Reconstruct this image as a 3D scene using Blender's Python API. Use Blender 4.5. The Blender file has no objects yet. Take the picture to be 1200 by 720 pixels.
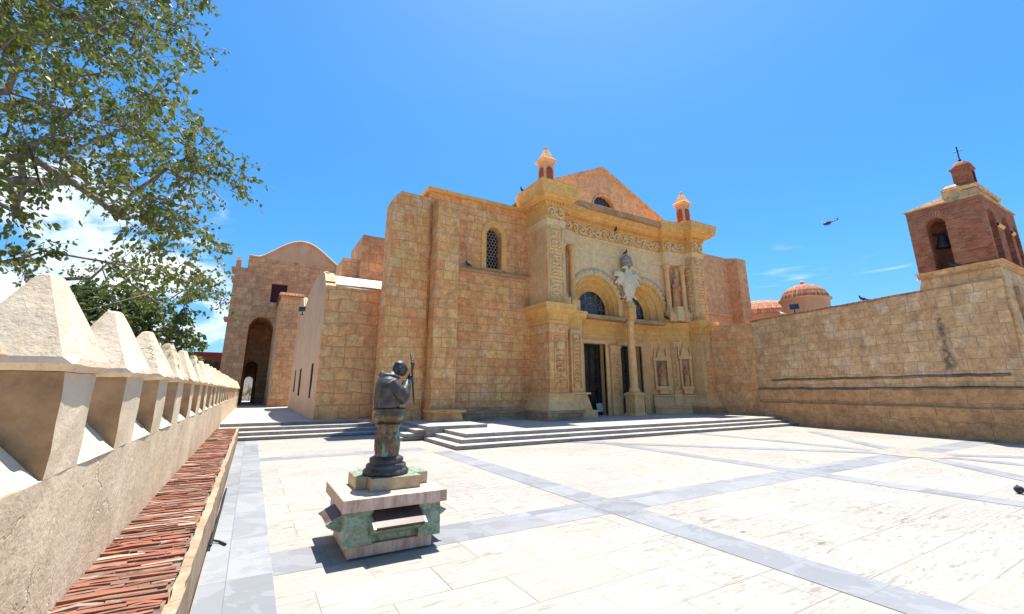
import bpy, bmesh, math, random
from mathutils import Vector, Matrix, noise

random.seed(7)
R = math.radians
scene = bpy.context.scene
col = scene.collection

# ------------------------------------------------------------------ camera
cam_d = bpy.data.cameras.new('camera')
cam = bpy.data.objects.new('camera', cam_d)
col.objects.link(cam)
cam.location = (0, 0, 1.7)
cam.rotation_euler = (R(90 + 13.471), 0, R(-30.226))
cam_d.sensor_width = 36
cam_d.lens = 509.175 / 1200 * 36
cam_d.shift_y = -(360 - 335.67) / 1200
cam_d.clip_start = .05
cam_d.clip_end = 6000
scene.camera = cam
scene.render.resolution_x, scene.render.resolution_y = 1024, 614

# ------------------------------------------------------------------ light
SUN = Vector((.21, .19, 1)).normalized()
SUN_EL = math.asin(SUN.z)
SUN_ROT = math.atan2(SUN.x, SUN.y)
sd = bpy.data.lights.new('sun', 'SUN')
sd.energy = 3.5
sd.angle = R(.5)
sd.color = (1, .95, .87)
so = bpy.data.objects.new('sun', sd)
so.rotation_euler = (-SUN).to_track_quat('-Z', 'Y').to_euler()
so.location = (10, 10, 60)
col.objects.link(so)

world = bpy.data.worlds.new('World')
scene.world = world
world.use_nodes = True
wn, wl = world.node_tree.nodes, world.node_tree.links
wn.clear()
w_out = wn.new('ShaderNodeOutputWorld')
w_bg = wn.new('ShaderNodeBackground')
w_bg.inputs['Strength'].default_value = .079
sky = wn.new('ShaderNodeTexSky')
sky.sky_type = 'NISHITA'
sky.sun_disc = False
sky.sun_elevation = SUN_EL
sky.sun_rotation = SUN_ROT
sky.air_density = 1.0
sky.dust_density = .6
sky.ozone_density = 2.2
hs = wn.new('ShaderNodeHueSaturation')
hs.inputs['Saturation'].default_value = 1.34
hs.inputs['Hue'].default_value = .497
wl.new(sky.outputs[0], hs.inputs['Color'])
# clear tropical air: the band above the horizon stays blue instead of whitening
s_tc = wn.new('ShaderNodeTexCoord')
s_z = wn.new('ShaderNodeSeparateXYZ')
wl.new(s_tc.outputs['Generated'], s_z.inputs[0])
s_r = wn.new('ShaderNodeValToRGB')
s_r.color_ramp.elements[0].position = .02
s_r.color_ramp.elements[0].color = (.36, .54, .68, 1)
s_r.color_ramp.elements[1].position = .62
s_r.color_ramp.elements[1].color = (.80, .98, 1, 1)
s_m = s_r.color_ramp.elements.new(.25)
s_m.color = (.56, .80, .90, 1)
wl.new(s_z.outputs['Z'], s_r.inputs[0])
s_x = wn.new('ShaderNodeMixRGB')
s_x.blend_type = 'MULTIPLY'
s_x.inputs[0].default_value = 1
wl.new(hs.outputs[0], s_x.inputs[1])
wl.new(s_r.outputs[0], s_x.inputs[2])


def W(t, **kw):
    n = wn.new(t)
    for k, v in kw.items():
        setattr(n, k, v)
    return n


def wmath(op, a, b=None, clamp=False):
    n = W('ShaderNodeMath', operation=op, use_clamp=clamp)
    for i, v in enumerate((a, b)):
        if v is None:
            continue
        if isinstance(v, (int, float)):
            n.inputs[i].default_value = v
        else:
            wl.new(v, n.inputs[i])
    return n.outputs[0]


tc = W('ShaderNodeTexCoord')


def cloud_lobe(az, el, lo, hi):
    """a soft patch of the sky round one direction"""
    d = Vector((math.sin(R(az)) * math.cos(R(el)), math.cos(R(az)) * math.cos(R(el)), math.sin(R(el))))
    n = W('ShaderNodeVectorMath', operation='DOT_PRODUCT')
    wl.new(tc.outputs['Generated'], n.inputs[0])
    n.inputs[1].default_value = d
    m = W('ShaderNodeMapRange', interpolation_type='SMOOTHSTEP')
    wl.new(n.outputs['Value'], m.inputs[0])
    m.inputs[1].default_value = math.cos(R(lo))
    m.inputs[2].default_value = math.cos(R(hi))
    return m.outputs[0]


def cloud_noise(scale, stretch, detail, dist=0.0):
    mp = W('ShaderNodeMapping')
    mp.inputs['Scale'].default_value = stretch
    wl.new(tc.outputs['Generated'], mp.inputs[0])
    n = W('ShaderNodeTexNoise')
    n.inputs['Scale'].default_value = scale
    n.inputs['Detail'].default_value = detail
    n.inputs['Roughness'].default_value = .58
    n.inputs['Distortion'].default_value = dist
    wl.new(mp.outputs[0], n.inputs['Vector'])
    return n.outputs[0]


big = cloud_lobe(-19, 7, 24, 7)
big2 = cloud_lobe(-60, 10, 40, 10)
bank = wmath('MAXIMUM', big, big2)
cn = cloud_noise(7.5, (1, 1, 2.0), 9, .3)
dens = wmath('ADD', cn, wmath('MULTIPLY', bank, .30))
mr = W('ShaderNodeMapRange', interpolation_type='SMOOTHSTEP')
wl.new(dens, mr.inputs[0])
mr.inputs[1].default_value = .66
mr.inputs[2].default_value = .83
cum = wmath('MULTIPLY', mr.outputs[0], bank)
wisp_m = wmath('MAXIMUM', cloud_lobe(64, 12.6, 4.5, .5), cloud_lobe(71.5, 12.6, 3, .5))
wn2 = cloud_noise(10, (.6, .6, 5), 6, .6)
mr2 = W('ShaderNodeMapRange', interpolation_type='SMOOTHSTEP')
wl.new(wn2, mr2.inputs[0])
mr2.inputs[1].default_value = .50
mr2.inputs[2].default_value = .72
wisp = wmath('MULTIPLY', wmath('MULTIPLY', mr2.outputs[0], wisp_m), .42)
call = wmath('MAXIMUM', cum, wisp, True)
mixc = W('ShaderNodeMixRGB')
wl.new(call, mixc.inputs[0])
wl.new(s_x.outputs[0], mixc.inputs[1])
shade = cloud_noise(5, (1, 1, 1.6), 5)
cr = W('ShaderNodeValToRGB')
cr.color_ramp.elements[0].position = .36
cr.color_ramp.elements[0].color = (3.6, 4.5, 5.6, 1)
cr.color_ramp.elements[1].position = .62
cr.color_ramp.elements[1].color = (6.4, 6.8, 7.2, 1)
wl.new(shade, cr.inputs[0])
wl.new(cr.outputs[0], mixc.inputs[2])
wl.new(mixc.outputs[0], w_bg.inputs['Color'])
wl.new(w_bg.outputs[0], w_out.inputs[0])

vs = scene.view_settings
vs.view_transform = 'Standard'
vs.look = 'None'
vs.exposure = 1.52
vs.gamma = 1
vs.use_curve_mapping = False
scene.cycles.max_bounces = 8
scene.cycles.diffuse_bounces = 7
scene.cycles.transparent_max_bounces = 8


# ------------------------------------------------------------------ materials
class NT:
    def __init__(s, name):
        s.m = bpy.data.materials.new(name)
        s.m.use_nodes = True
        s.t = s.m.node_tree
        s.b = s.t.nodes['Principled BSDF']
        s.b.inputs['Specular IOR Level'].default_value = .25

    def n(s, t, ins=None, **kw):
        nd = s.t.nodes.new(t)
        for k, v in kw.items():
            setattr(nd, k, v)
        for k, v in (ins or {}).items():
            s.put(nd.inputs[k], v)
        return nd

    def put(s, sock, v):
        if hasattr(v, 'is_output'):
            s.t.links.new(v, sock)
        elif isinstance(v, (tuple, list)) and len(v) == 3 and sock.type == 'RGBA':
            sock.default_value = (*v, 1)
        else:
            sock.default_value = v

    def pos(s):
        return s.n('ShaderNodeNewGeometry').outputs['Position']

    def uv(s):
        return s.n('ShaderNodeUVMap', uv_map='UVMap').outputs[0]

    def scale(s, v, sc):
        return s.n('ShaderNodeVectorMath', {0: v, 1: sc}, operation='MULTIPLY').outputs[0]

    def noise(s, v, scale, detail=4, rough=.55, dist=0.0, out=0):
        return s.n('ShaderNodeTexNoise', {'Vector': v, 'Scale': scale, 'Detail': detail, 'Roughness': rough, 'Distortion': dist}).outputs[out]

    def rng(s, v, a, b, c=0.0, d=1.0, smooth=False):
        n = s.n('ShaderNodeMapRange', {0: v, 1: a, 2: b, 3: c, 4: d})
        if smooth:
            n.interpolation_type = 'SMOOTHSTEP'
        return n.outputs[0]

    def math(s, op, a, b=0.0):
        return s.n('ShaderNodeMath', {0: a, 1: b}, operation=op).outputs[0]

    def mix(s, f, a, b, mode='MIX'):
        return s.n('ShaderNodeMixRGB', {0: f, 1: a, 2: b}, blend_type=mode).outputs[0]

    def bump(s, h, strength=.5, dist=.02):
        s.put(s.b.inputs['Normal'], s.n('ShaderNodeBump', {'Height': h, 'Strength': strength, 'Distance': dist}).outputs[0])

    def done(s, color, rough=.85, metal=0.0):
        s.put(s.b.inputs['Base Color'], color)
        s.put(s.b.inputs['Roughness'], rough)
        s.b.inputs['Metallic'].default_value = metal
        return s.m


def plain(name, c, rough=.7, metal=0.0, var=.25, scale=6):
    t = NT(name)
    nz = t.noise(t.pos(), scale, 5)
    return t.done(t.mix(t.rng(nz, .3, .7), tuple(x * (1 - var) for x in c), tuple(min(1, x * (1 + var)) for x in c)), rough, metal)


def stone(name, cA, cB, mortar, bw=.8, bh=.38, ms=.012, warp=.05, tint=(.5, .30, .19), tint_a=.3,
          grime=(.12, .09, .07), grime_a=.55, bump=.5, rubble=0.0, pale=None, pale_a=0.0, streak=(.9, .9, .16), tone=(2.1, 1.15, .94), stain=None, con=.62, grey_a=.42, mot=1.0):
    """coursed masonry: uneven blocks, patchy tint, vertical grime and pitting"""
    t = NT(name)
    p, uv = t.pos(), t.uv()
    cA = tuple(min(.78, x * .84 * k) for x, k in zip(cA, tone))
    cB = tuple(min(.84, x * 1.10 * k) for x, k in zip(cB, tone))
    mortar = tuple(x * .72 * k for x, k in zip(mortar, tone))
    tint = tuple(min(.72, x * k) for x, k in zip(tint, tone))
    w1 = t.n('ShaderNodeVectorMath', {0: t.noise(uv, .9, 3, out=1), 1: (.5, .5, .5)}, operation='SUBTRACT').outputs[0]
    w2 = t.n('ShaderNodeVectorMath', {0: t.noise(uv, 7, 2, out=1), 1: (.5, .5, .5)}, operation='SUBTRACT').outputs[0]
    a = t.n('ShaderNodeVectorMath', {0: uv, 1: t.scale(w1, (warp * 4, warp * 2 + rubble, 0))}, operation='ADD').outputs[0]
    a = t.n('ShaderNodeVectorMath', {0: a, 1: t.scale(w2, (warp * .8, warp * .6, 0))}, operation='ADD').outputs[0]
    br = t.n('ShaderNodeTexBrick', {'Vector': a, 'Color1': (0, 0, 0), 'Color2': (1, 1, 1), 'Mortar': (.5, .5, .5), 'Scale': 1, 'Mortar Size': ms, 'Mortar Smooth': .4, 'Bias': 0, 'Brick Width': bw, 'Row Height': bh})
    br.offset, br.squash, br.squash_frequency = .43, .72, 3
    blk = t.mix(t.rng(br.outputs[0], 0, 1, .5 - con / 2, .5 + con / 2), cA, cB)
    patch = t.rng(t.noise(p, .35, 6, .65), .42, .68)
    c = t.mix(t.math('MULTIPLY', patch, tint_a), blk, tint)
    if pale:
        pp = t.rng(t.noise(p, 1.1, 7, .7, .4), .52, .66)
        c = t.mix(t.math('MULTIPLY', pp, pale_a), c, pale)
    grey = t.math('MULTIPLY', t.rng(t.noise(t.scale(p, (1, 1, .5)), .85, 9, .72), .48, .68), grey_a)
    c = t.mix(grey, c, tuple(.5 * x + .5 * y for x, y in zip((.46, .32, .20), mortar)))
    mott = t.noise(p, 3.4, 9, .76)
    c = t.mix(1, c, t.mix(t.rng(mott, .28, .72), tuple(1 - (1 - k) * mot for k in (.64, .56, .48)), tuple(1 + k * mot for k in (.36, .33, .29))), 'MULTIPLY')
    fine = t.noise(p, 13, 7, .74)
    c = t.mix(1, c, t.mix(t.rng(fine, .28, .72), (.78, .76, .74), (1.20, 1.20, 1.20)), 'MULTIPLY')
    mort_f = t.math('MULTIPLY', br.outputs['Fac'], t.rng(t.noise(p, 1.7, 5, .65), .36, .58, .30, 1.0))
    c = t.mix(mort_f, c, tuple(.8 * x for x in mortar))
    st = t.math('MULTIPLY', t.rng(t.noise(t.scale(p, streak), 2.2, 7, .66), .54, .76), grime_a * .8)
    c = t.mix(st, c, grime)
    if stain:                                                       # one run-off stain with its own place on the wall
        y_ = t.n('ShaderNodeSeparateXYZ', {0: p}).outputs[1]
        z_ = t.n('ShaderNodeSeparateXYZ', {0: p}).outputs[2]
        off = t.math('ABSOLUTE', t.math('ADD', t.math('SUBTRACT', y_, stain[0]), t.math('MULTIPLY', t.math('SUBTRACT', t.noise(p, 1.5, 4), .5), .5)))
        sm_ = t.math('MULTIPLY', t.rng(off, .02, stain[1], 1, 0, True), t.rng(t.noise(p, 7, 6, .7), .36, .56))
        sm_ = t.math('MULTIPLY', sm_, t.math('MULTIPLY', t.rng(z_, stain[2] - .2, stain[2] + .3), t.rng(z_, stain[3] - .8, stain[3], 1, 0)))
        c = t.mix(t.math('MULTIPLY', sm_, .85), c, (.085, .075, .065))
    pits = t.rng(t.noise(p, 26, 4, .7), .62, .74)
    c = t.mix(t.math('MULTIPLY', pits, .35), c, tuple(x * .9 for x in grime))
    h = t.math('SUBTRACT', t.math('ADD', t.math('ADD', t.math('MULTIPLY', fine, .7), t.math('MULTIPLY', mott, 1.2)), t.math('MULTIPLY', br.outputs[0], .25)), t.math('ADD', br.outputs['Fac'], t.math('MULTIPLY', pits, .6)))
    t.bump(h, bump, .03)
    return t.done(c, .9)


M = {}
M['ashlar'] = stone('sandstone_ashlar', (.50, .325, .150), (.62, .425, .215), (.40, .26, .13), .80, .40, .013, .03, (.50, .29, .17), .35, bump=.6, grime_a=.6, pale=(.84, .66, .46), pale_a=.45)
M['return'] = stone('golden_brown_return_wall', (.48, .33, .17), (.60, .43, .24), (.46, .31, .17), .8, .42, .008, .03, (.50, .31, .18), .4, bump=.5, grime_a=.6, tone=(1.75, 1.14, .94))
M['ashlar_big'] = stone('sandstone_blocks', (.52, .34, .155), (.64, .44, .22), (.40, .26, .13), .60, .44, .012, .025, (.54, .33, .19), .3, bump=.55, grime_a=.5, pale=(.86, .68, .47), pale_a=.45)
M['carved'] = stone('carved_golden_stone', (.60, .43, .225), (.66, .48, .27), (.48, .33, .18), 1.3, .75, .006, .02, (.60, .37, .17), .45, grime_a=.42, bump=.35, grime=(.15, .10, .06), tone=(1.85, 1.15, .96), con=.3, mot=0.5, grey_a=.25)
M['gold'] = stone('ochre_cornice_stone', (.60, .40, .16), (.66, .45, .20), (.46, .31, .15), 1.1, .5, .006, .02, (.62, .36, .12), .5, grime_a=.5, bump=.35, grime=(.13, .09, .05), tone=(1.62, 1.17, .95), con=.3, mot=0.6, grey_a=.25)
M['pale'] = stone('pale_facade_stone', (.66, .51, .33), (.71, .56, .38), (.55, .40, .25), 1.1, .55, .006, .02, (.62, .42, .25), .4, grime_a=.25, bump=.3, tone=(1.85, 1.16, .95), con=.25, mot=0.5, grey_a=.25)
M['pink'] = stone('pinkish_plastered_stone', (.54, .32, .185), (.60, .37, .22), (.46, .27, .16), .9, .45, .006, .03, (.54, .31, .20), .35, grime_a=.35, bump=.35, tone=(1.50, 1.36, 1.25), con=.3)
M['wall'] = stone('weathered_limestone_wall', (.42, .30, .175), (.60, .45, .285), (.52, .40, .26), .72, .40, .010, .06, (.46, .29, .17), .4, grime_a=.62, bump=.75, rubble=.05, pale=(.80, .66, .50), pale_a=.65, tone=(1.52, 1.24, 1.08), con=.5, grey_a=.6, stain=(6.05, .22, 2.3, 5.2))
M['wall_low'] = stone('rough_wall_footing', (.42, .285, .155), (.50, .345, .195), (.36, .25, .14), 1.6, .6, .006, .09, (.36, .23, .14), .6, grime_a=.75, bump=.9, rubble=.2, streak=(.5, .5, .7), tone=(1.36, 1.18, 1.04), con=.3, grey_a=.5)
M['rubble'] = stone('chapel_rubble_stone', (.52, .36, .19), (.66, .48, .285), (.60, .42, .25), .85, .52, .028, .12, (.62, .39, .21), .55, grime_a=.4, bump=.8, rubble=.3, tone=(1.85, 1.17, .96), con=.7)
M['gate'] = stone('brown_gatehouse_stone', (.42, .285, .175), (.56, .395, .25), (.36, .245, .15), .85, .5, .014, .05, (.50, .30, .18), .35, grime_a=.45, bump=.6, rubble=.05, tone=(1.5, 1.25, 1.08))
M['brick'] = stone('tower_red_brick', (.28, .082, .045), (.42, .15, .085), (.50, .33, .22), .26, .075, .012, .008, (.22, .06, .04), .5, grime_a=.45, bump=.6, tone=(1.15, 1.10, 1.02), con=.95)
M['plinth'] = stone('dark_plinth_stone', (.34, .25, .16), (.44, .33, .22), (.28, .2, .13), .9, .5, .01, .05, (.24, .17, .12), .6, grime_a=.7, bump=.6, streak=(.6, .6, .5), tone=(1.34, 1.16, 1.02))

t = NT('parapet_lime_plaster')
p = t.pos()
nz = t.noise(p, 1.6, 8, .68)
c = t.mix(t.rng(nz, .35, .68), (.56, .44, .295), (.73, .605, .445))
c = t.mix(t.math('MULTIPLY', t.rng(t.noise(t.scale(p, (1, 1, .3)), 2.6, 7, .7), .56, .72), .5), c, (.58, .38, .2))
c = t.mix(t.math('MULTIPLY', t.rng(t.noise(t.scale(p, (1.6, 1.6, .25)), 4.2, 8, .74), .52, .70), .55), c, (.40, .28, .16))
c = t.mix(t.math('MULTIPLY', t.rng(t.noise(p, 6, 9, .8), .56, .68), .55), c, (.33, .28, .22))
c = t.mix(t.math('MULTIPLY', t.rng(t.noise(p, 22, 6, .75), .58, .70), .7), c, (.20, .16, .12))
cracks = t.n('ShaderNodeTexVoronoi', {'Vector': t.n('ShaderNodeVectorMath', {0: p, 1: t.scale(t.noise(p, 3, 5, out=1), (.5, .5, .5))}, operation='ADD').outputs[0], 'Scale': 1.7}, feature='DISTANCE_TO_EDGE').outputs[0]
ck = t.math('MULTIPLY', t.rng(cracks, 0, .018, 1, 0), t.rng(t.noise(p, .9, 3), .5, .62))
c = t.mix(t.math('MULTIPLY', ck, .28), c, (.25, .18, .12))
t.bump(t.math('SUBTRACT', t.math('ADD', t.math('MULTIPLY', t.noise(p, 30, 5, .7), .8), t.math('MULTIPLY', t.noise(p, 3.2, 5, .62), 2.0)), ck), .5, .016)
M['plaster'] = t.done(c, .9)

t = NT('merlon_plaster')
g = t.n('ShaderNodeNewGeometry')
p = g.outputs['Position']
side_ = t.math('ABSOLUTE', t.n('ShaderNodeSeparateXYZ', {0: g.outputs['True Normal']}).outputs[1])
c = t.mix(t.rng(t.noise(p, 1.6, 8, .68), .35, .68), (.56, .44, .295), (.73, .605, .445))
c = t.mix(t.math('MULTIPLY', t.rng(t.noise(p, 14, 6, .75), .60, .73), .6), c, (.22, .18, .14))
stain_shade = t.mix(t.rng(t.noise(p, 5, 7, .7), .34, .66), (.22, .13, .062), (.40, .26, .14))
c = t.mix(t.math('MULTIPLY', t.rng(side_, .5, .8), .92), c, stain_shade)  # brown weathering plus painted shade on the faces turned along y
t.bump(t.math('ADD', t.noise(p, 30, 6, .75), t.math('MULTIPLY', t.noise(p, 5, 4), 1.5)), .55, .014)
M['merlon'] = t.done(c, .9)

t = NT('ochre_plaster')
p = t.pos()
c = t.mix(t.rng(t.noise(p, .8, 7, .65), .35, .66), (.62, .37, .21), (.72, .46, .28))
c = t.mix(t.math('MULTIPLY', t.rng(t.noise(t.scale(p, (1, 1, .15)), 2, 6, .7), .54, .76), .4), c, (.28, .18, .12))
t.bump(t.noise(p, 14, 6, .7), .4, .015)
M['ochre'] = t.done(c, .9)

t = NT('weathered_roof_render')
p = t.pos()
c = t.mix(t.rng(t.noise(p, 1.3, 6, .7), .4, .62), (.62, .52, .44), (.80, .74, .68))
c = t.mix(t.math('MULTIPLY', t.rng(t.noise(p, 3, 6, .7), .55, .7), .6), c, (.42, .24, .18))
M['roof'] = t.done(c, .9)

t = NT('terracotta_tiles')
p, uv = t.pos(), t.uv()
wv = t.n('ShaderNodeTexBrick', {'Vector': uv, 'Color1': (.42, .165, .085), 'Color2': (.56, .29, .175), 'Mortar': (.25, .09, .05), 'Scale': 1, 'Mortar Size': .02, 'Brick Width': .24, 'Row Height': .3})
c = t.mix(t.math('MULTIPLY', t.rng(t.noise(p, 2, 6, .7), .5, .68), .5), wv.outputs[0], (.22, .12, .09))
t.bump(t.math('SUBTRACT', 1, wv.outputs['Fac']), .6, .04)
M['tile'] = t.done(c, .85)


def marble(name, cA, cB, joint, bw, bh, axis=False, vein=(.3, .3, .3)):
    t = NT(name)
    p = t.pos()
    v = t.scale(p, (1, 1, 1))
    if axis:
        v = t.n('ShaderNodeCombineXYZ', {0: t.n('ShaderNodeSeparateXYZ', {0: p}).outputs[1], 1: t.n('ShaderNodeSeparateXYZ', {0: p}).outputs[0]}).outputs[0]
    br = t.n('ShaderNodeTexBrick', {'Vector': v, 'Color1': (0, 0, 0), 'Color2': (1, 1, 1), 'Mortar': (.5, .5, .5), 'Scale': 1, 'Mortar Size': .004, 'Mortar Smooth': .2, 'Brick Width': bw, 'Row Height': bh})
    br.offset = 0
    c = t.mix(br.outputs[0], cA, cB)
    sh = t.n('ShaderNodeVectorMath', {0: p, 1: t.scale(br.outputs[0], (7.3, 3.1, 0))}, operation='ADD').outputs[0]
    n1 = t.noise(sh, 2.6, 8, .68, 1.6)
    c = t.mix(t.math('MULTIPLY', t.rng(n1, .50, .66), .6), c, vein)
    c = t.mix(t.math('MULTIPLY', t.rng(t.noise(sh, 1.1, 7, .6, 2.2), .485, .515, 0, 1), .22), c, tuple(min(1, x * 1.35) for x in cB))
    dirt = t.rng(t.noise(p, .9, 8, .7), .55, .7)
    c = t.mix(t.math('MULTIPLY', dirt, .35), c, (.24, .21, .18))
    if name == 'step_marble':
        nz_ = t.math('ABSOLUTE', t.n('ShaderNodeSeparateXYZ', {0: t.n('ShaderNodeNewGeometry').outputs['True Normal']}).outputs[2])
        c = t.mix(t.math('MULTIPLY', t.rng(nz_, .6, .3), t.rng(t.noise(t.scale(p, (1, 1, 3)), 3.2, 8, .74), .30, .58, .30, .90)), c, (.19, .16, .135))  # risers darkened: splash dirt together with painted shade
    c = t.mix(t.math('MULTIPLY', br.outputs['Fac'], .7), c, joint)
    t.bump(t.math('SUBTRACT', t.math('MULTIPLY', t.noise(p, 20, 4), .2), br.outputs['Fac']), .3, .006)
    return t.done(c, t.rng(n1, .3, .7, .45, .7))


M['grey_marble'] = marble('grey_marble_slabs', (.185, .192, .204), (.27, .277, .287), (.12, .12, .12), 1.3, 1.3, False, (.19, .20, .225))
M['grey_marble2'] = marble('grey_marble_band', (.172, .179, .190), (.256, .262, .272), (.16, .16, .16), .9, .7, False, (.20, .21, .235))
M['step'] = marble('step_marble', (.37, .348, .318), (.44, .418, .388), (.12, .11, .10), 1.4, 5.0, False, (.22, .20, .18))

t = NT('travertine_paving')
p = t.pos()
br = t.n('ShaderNodeTexBrick', {'Vector': t.n('ShaderNodeVectorMath', {0: p, 1: (.37, .06, 0)}, operation='ADD').outputs[0], 'Color1': (0, 0, 0), 'Color2': (1, 1, 1), 'Mortar': (.5, .5, .5), 'Scale': 1, 'Mortar Size': .0055, 'Mortar Smooth': .2, 'Brick Width': 1.05, 'Row Height': .58})
br.offset = .5
rnd = br.outputs[0]
sh = t.n('ShaderNodeVectorMath', {0: p, 1: t.scale(rnd, (13.7, 5.9, 0))}, operation='ADD').outputs[0]
c = t.mix(rnd, (.302, .281, .250), (.344, .323, .292))
c = t.mix(t.math('MULTIPLY', t.rng(t.noise(p, .22, 4, .55), .42, .62), .35), c, (.44, .385, .325))
band = t.noise(t.scale(sh, (1.0, 7.0, 1)), 2.8, 11, .80, .4)
region = t.rng(t.noise(p, .42, 7, .7), 0.43, .57)
vein = t.math('MULTIPLY', t.rng(band, .525, .60), t.math('ADD', t.math('MULTIPLY', region, .62), .22))
c = t.mix(t.math('MULTIPLY', vein, 1.0), c, (.125, .100, .082))
holes = t.math('MULTIPLY', t.rng(t.noise(t.scale(sh, (2.0, 14, 1)), 2.6, 8, .76), .56, .63), t.math('ADD', t.math('MULTIPLY', region, .85), .10))
c = t.mix(t.math('MULTIPLY', holes, .85), c, (.13, .11, .10))
rust = t.math('MULTIPLY', t.rng(t.noise(p, 1.4, 7, .7), .60, .70), .35)
c = t.mix(rust, c, (.42, .30, .21))
c = t.mix(t.math('MULTIPLY', t.rng(t.noise(p, 5.5, 9, .8), .57, .68), .45), c, (.20, .18, .165))
jf = t.math('MULTIPLY', br.outputs['Fac'], t.rng(t.noise(p, .8, 4), .38, .62, .22, 1.0))
c = t.mix(jf, c, (.13, .105, .088))
t.bump(t.math('SUBTRACT', t.math('MULTIPLY', band, .3), t.math('ADD', br.outputs['Fac'], holes)), .35, .008)
M['travertine'] = t.done(c, .62)

t = NT('ground_earth')
p = t.pos()
M['ground'] = t.done(t.mix(t.rng(t.noise(p, .2, 8, .7), .4, .65), (.16, .14, .10), (.28, .25, .20)), .95)

t = NT('edge_laid_bricks')
g = t.n('ShaderNodeNewGeometry')
ri, p = g.outputs['Random Per Island'], g.outputs['Position']
ra = t.n('ShaderNodeValToRGB', {0: ri})
e = ra.color_ramp.elements
e[0].position, e[0].color = 0, (.14, .05, .03, 1)
e[1].position, e[1].color = 1, (.42, .33, .26, 1)
for q, cc in ((.2, (.245, .08, .048)), (.42, (.33, .12, .07)), (.6, (.18, .093, .063)), (.76, (.36, .155, .096)), (.86, (.22, .148, .11)), (.93, (.44, .33, .25))):
    x = e.new(q)
    x.color = (*cc, 1)
c = t.mix(t.math('MULTIPLY', t.rng(t.noise(p, 4, 9, .78), .46, .62), .6), ra.outputs[0], (.12, .085, .065))
c = t.mix(t.math('MULTIPLY', t.rng(t.noise(p, 11, 5, .7), .60, .70), .4), c, (.52, .43, .34))
t.bump(t.noise(p, 40, 5), .6, .01)
M['bricks'] = t.done(c, .9)
M['grout'] = plain('weathered_grout', (.17, .12, .09), .95, 0, .5, 14)
M['curb'] = stone('weathered_ledge_edge', (.33, .26, .19), (.42, .34, .25), (.3, .22, .16), 1.1, .6, .004, .03, (.30, .20, .14), .5, grime_a=.7, bump=.6, tone=(1, 1, 1))

t = NT('dark_bronze')
p = t.pos()
c = t.mix(t.rng(t.noise(p, 9, 6, .65), .35, .65), (.044, .040, .038), (.115, .105, .098))
c = t.mix(t.math('MULTIPLY', t.rng(t.noise(t.scale(p, (1, 1, .3)), 16, 5, .6), .60, .70), .55), c, (.10, .17, .14))
t.bump(t.noise(t.scale(p, (1, 1, .25)), 30, 4), .35, .006)
M['bronze'] = t.done(c, t.rng(t.noise(p, 12, 4), .3, .7, .36, .6), .35)
t = NT('verdigris_bronze')
p = t.pos()
c = t.mix(t.rng(t.noise(p, 12, 6, .7), .38, .62), (.10, .068, .042), (.25, .175, .11))
c = t.mix(t.math('MULTIPLY', t.rng(t.noise(t.scale(p, (1, 1, .22)), 11, 5, .6), .53, .63), .85), c, (.22, .42, .35))
t.bump(t.noise(p, 45, 5), .6, .008)
M['verdigris'] = t.done(c, .55, .4)

t = NT('rose_marble')
p = t.pos()
c = t.mix(t.rng(t.noise(t.scale(p, (5, 5, .7)), 2.4, 7, .7), .36, .64), (.40, .25, .19), (.66, .50, .40))
c = t.mix(t.math('MULTIPLY', t.rng(t.noise(p, 8, 6, .7), .58, .72), .6), c, (.75, .68, .6))
M['rose'] = t.done(c, .5)
t = NT('green_marble')
p = t.pos()
c = t.mix(t.rng(t.noise(p, 7, 9, .72, 2.2), .38, .62), (.13, .18, .12), (.33, .40, .30))
c = t.mix(t.math('MULTIPLY', t.rng(t.noise(p, 20, 5, .7), .58, .7), .5), c, (.42, .42, .34))
M['green'] = t.done(c, .42)
t = NT('slab_edge_stone')
p = t.pos()
up = t.n('ShaderNodeSeparateXYZ', {0: t.n('ShaderNodeNewGeometry').outputs['True Normal']}).outputs[2]
c = t.mix(t.rng(t.noise(p, 9, 7, .7), .4, .62), (.36, .29, .17), (.50, .40, .26))
c2 = t.mix(t.rng(t.noise(p, 8, 8, .72, 1.6), .38, .62), (.12, .16, .11), (.32, .38, .28))
M['slab'] = t.done(t.mix(t.rng(up, .5, .6), c, c2), .5)
t = NT('engraved_plaque')
uv, p = t.uv(), t.pos()
br = t.n('ShaderNodeTexBrick', {'Vector': uv, 'Color1': (0, 0, 0), 'Color2': (1, 1, 1), 'Mortar': (0, 0, 0), 'Scale': 1, 'Mortar Size': .0075, 'Brick Width': .02, 'Row Height': .024})
c = t.mix(t.rng(t.noise(p, 7, 6), .35, .65), (.075, .043, .033), (.125, .075, .058))
c = t.mix(t.math('MULTIPLY', t.math('MULTIPLY', t.rng(br.outputs[0], .25, .5), t.math('SUBTRACT', 1, br.outputs['Fac'])), .0), c, (.2, .15, .12))
M['plaque'] = t.done(c, .42)
M['iron'] = plain('dark_iron', (.035, .034, .035), .55, .4)
M['bell'] = plain('bell_bronze', (.045, .042, .045), .45, .6)
M['door'] = plain('dark_timber', (.018, .014, .012), .6)
M['dark'] = plain('unlit_interior', (.02, .017, .015), .95)
M['shutter'] = plain('maroon_shutter', (.05, .018, .02), .7)
M['red_panel'] = plain('red_niche_paint', (.30, .085, .055), .85, 0, .35, 9)
M['white_stone'] = stone('whitish_emblem_stone', (.62, .53, .42), (.70, .62, .51), (.5, .42, .33), 2, 2, .001, .02, (.55, .42, .3), .5, grime_a=.55, bump=.5, grime=(.16, .13, .11), tone=(1.42, 1.26, 1.08), con=0, mot=0.4, grey_a=.25)
M['grey_stone'] = plain('grey_weathered_stone', (.34, .285, .23), .9, 0, .35, 7)
M['notice'] = plain('grey_notice_board', (.42, .42, .42), .6)
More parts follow.
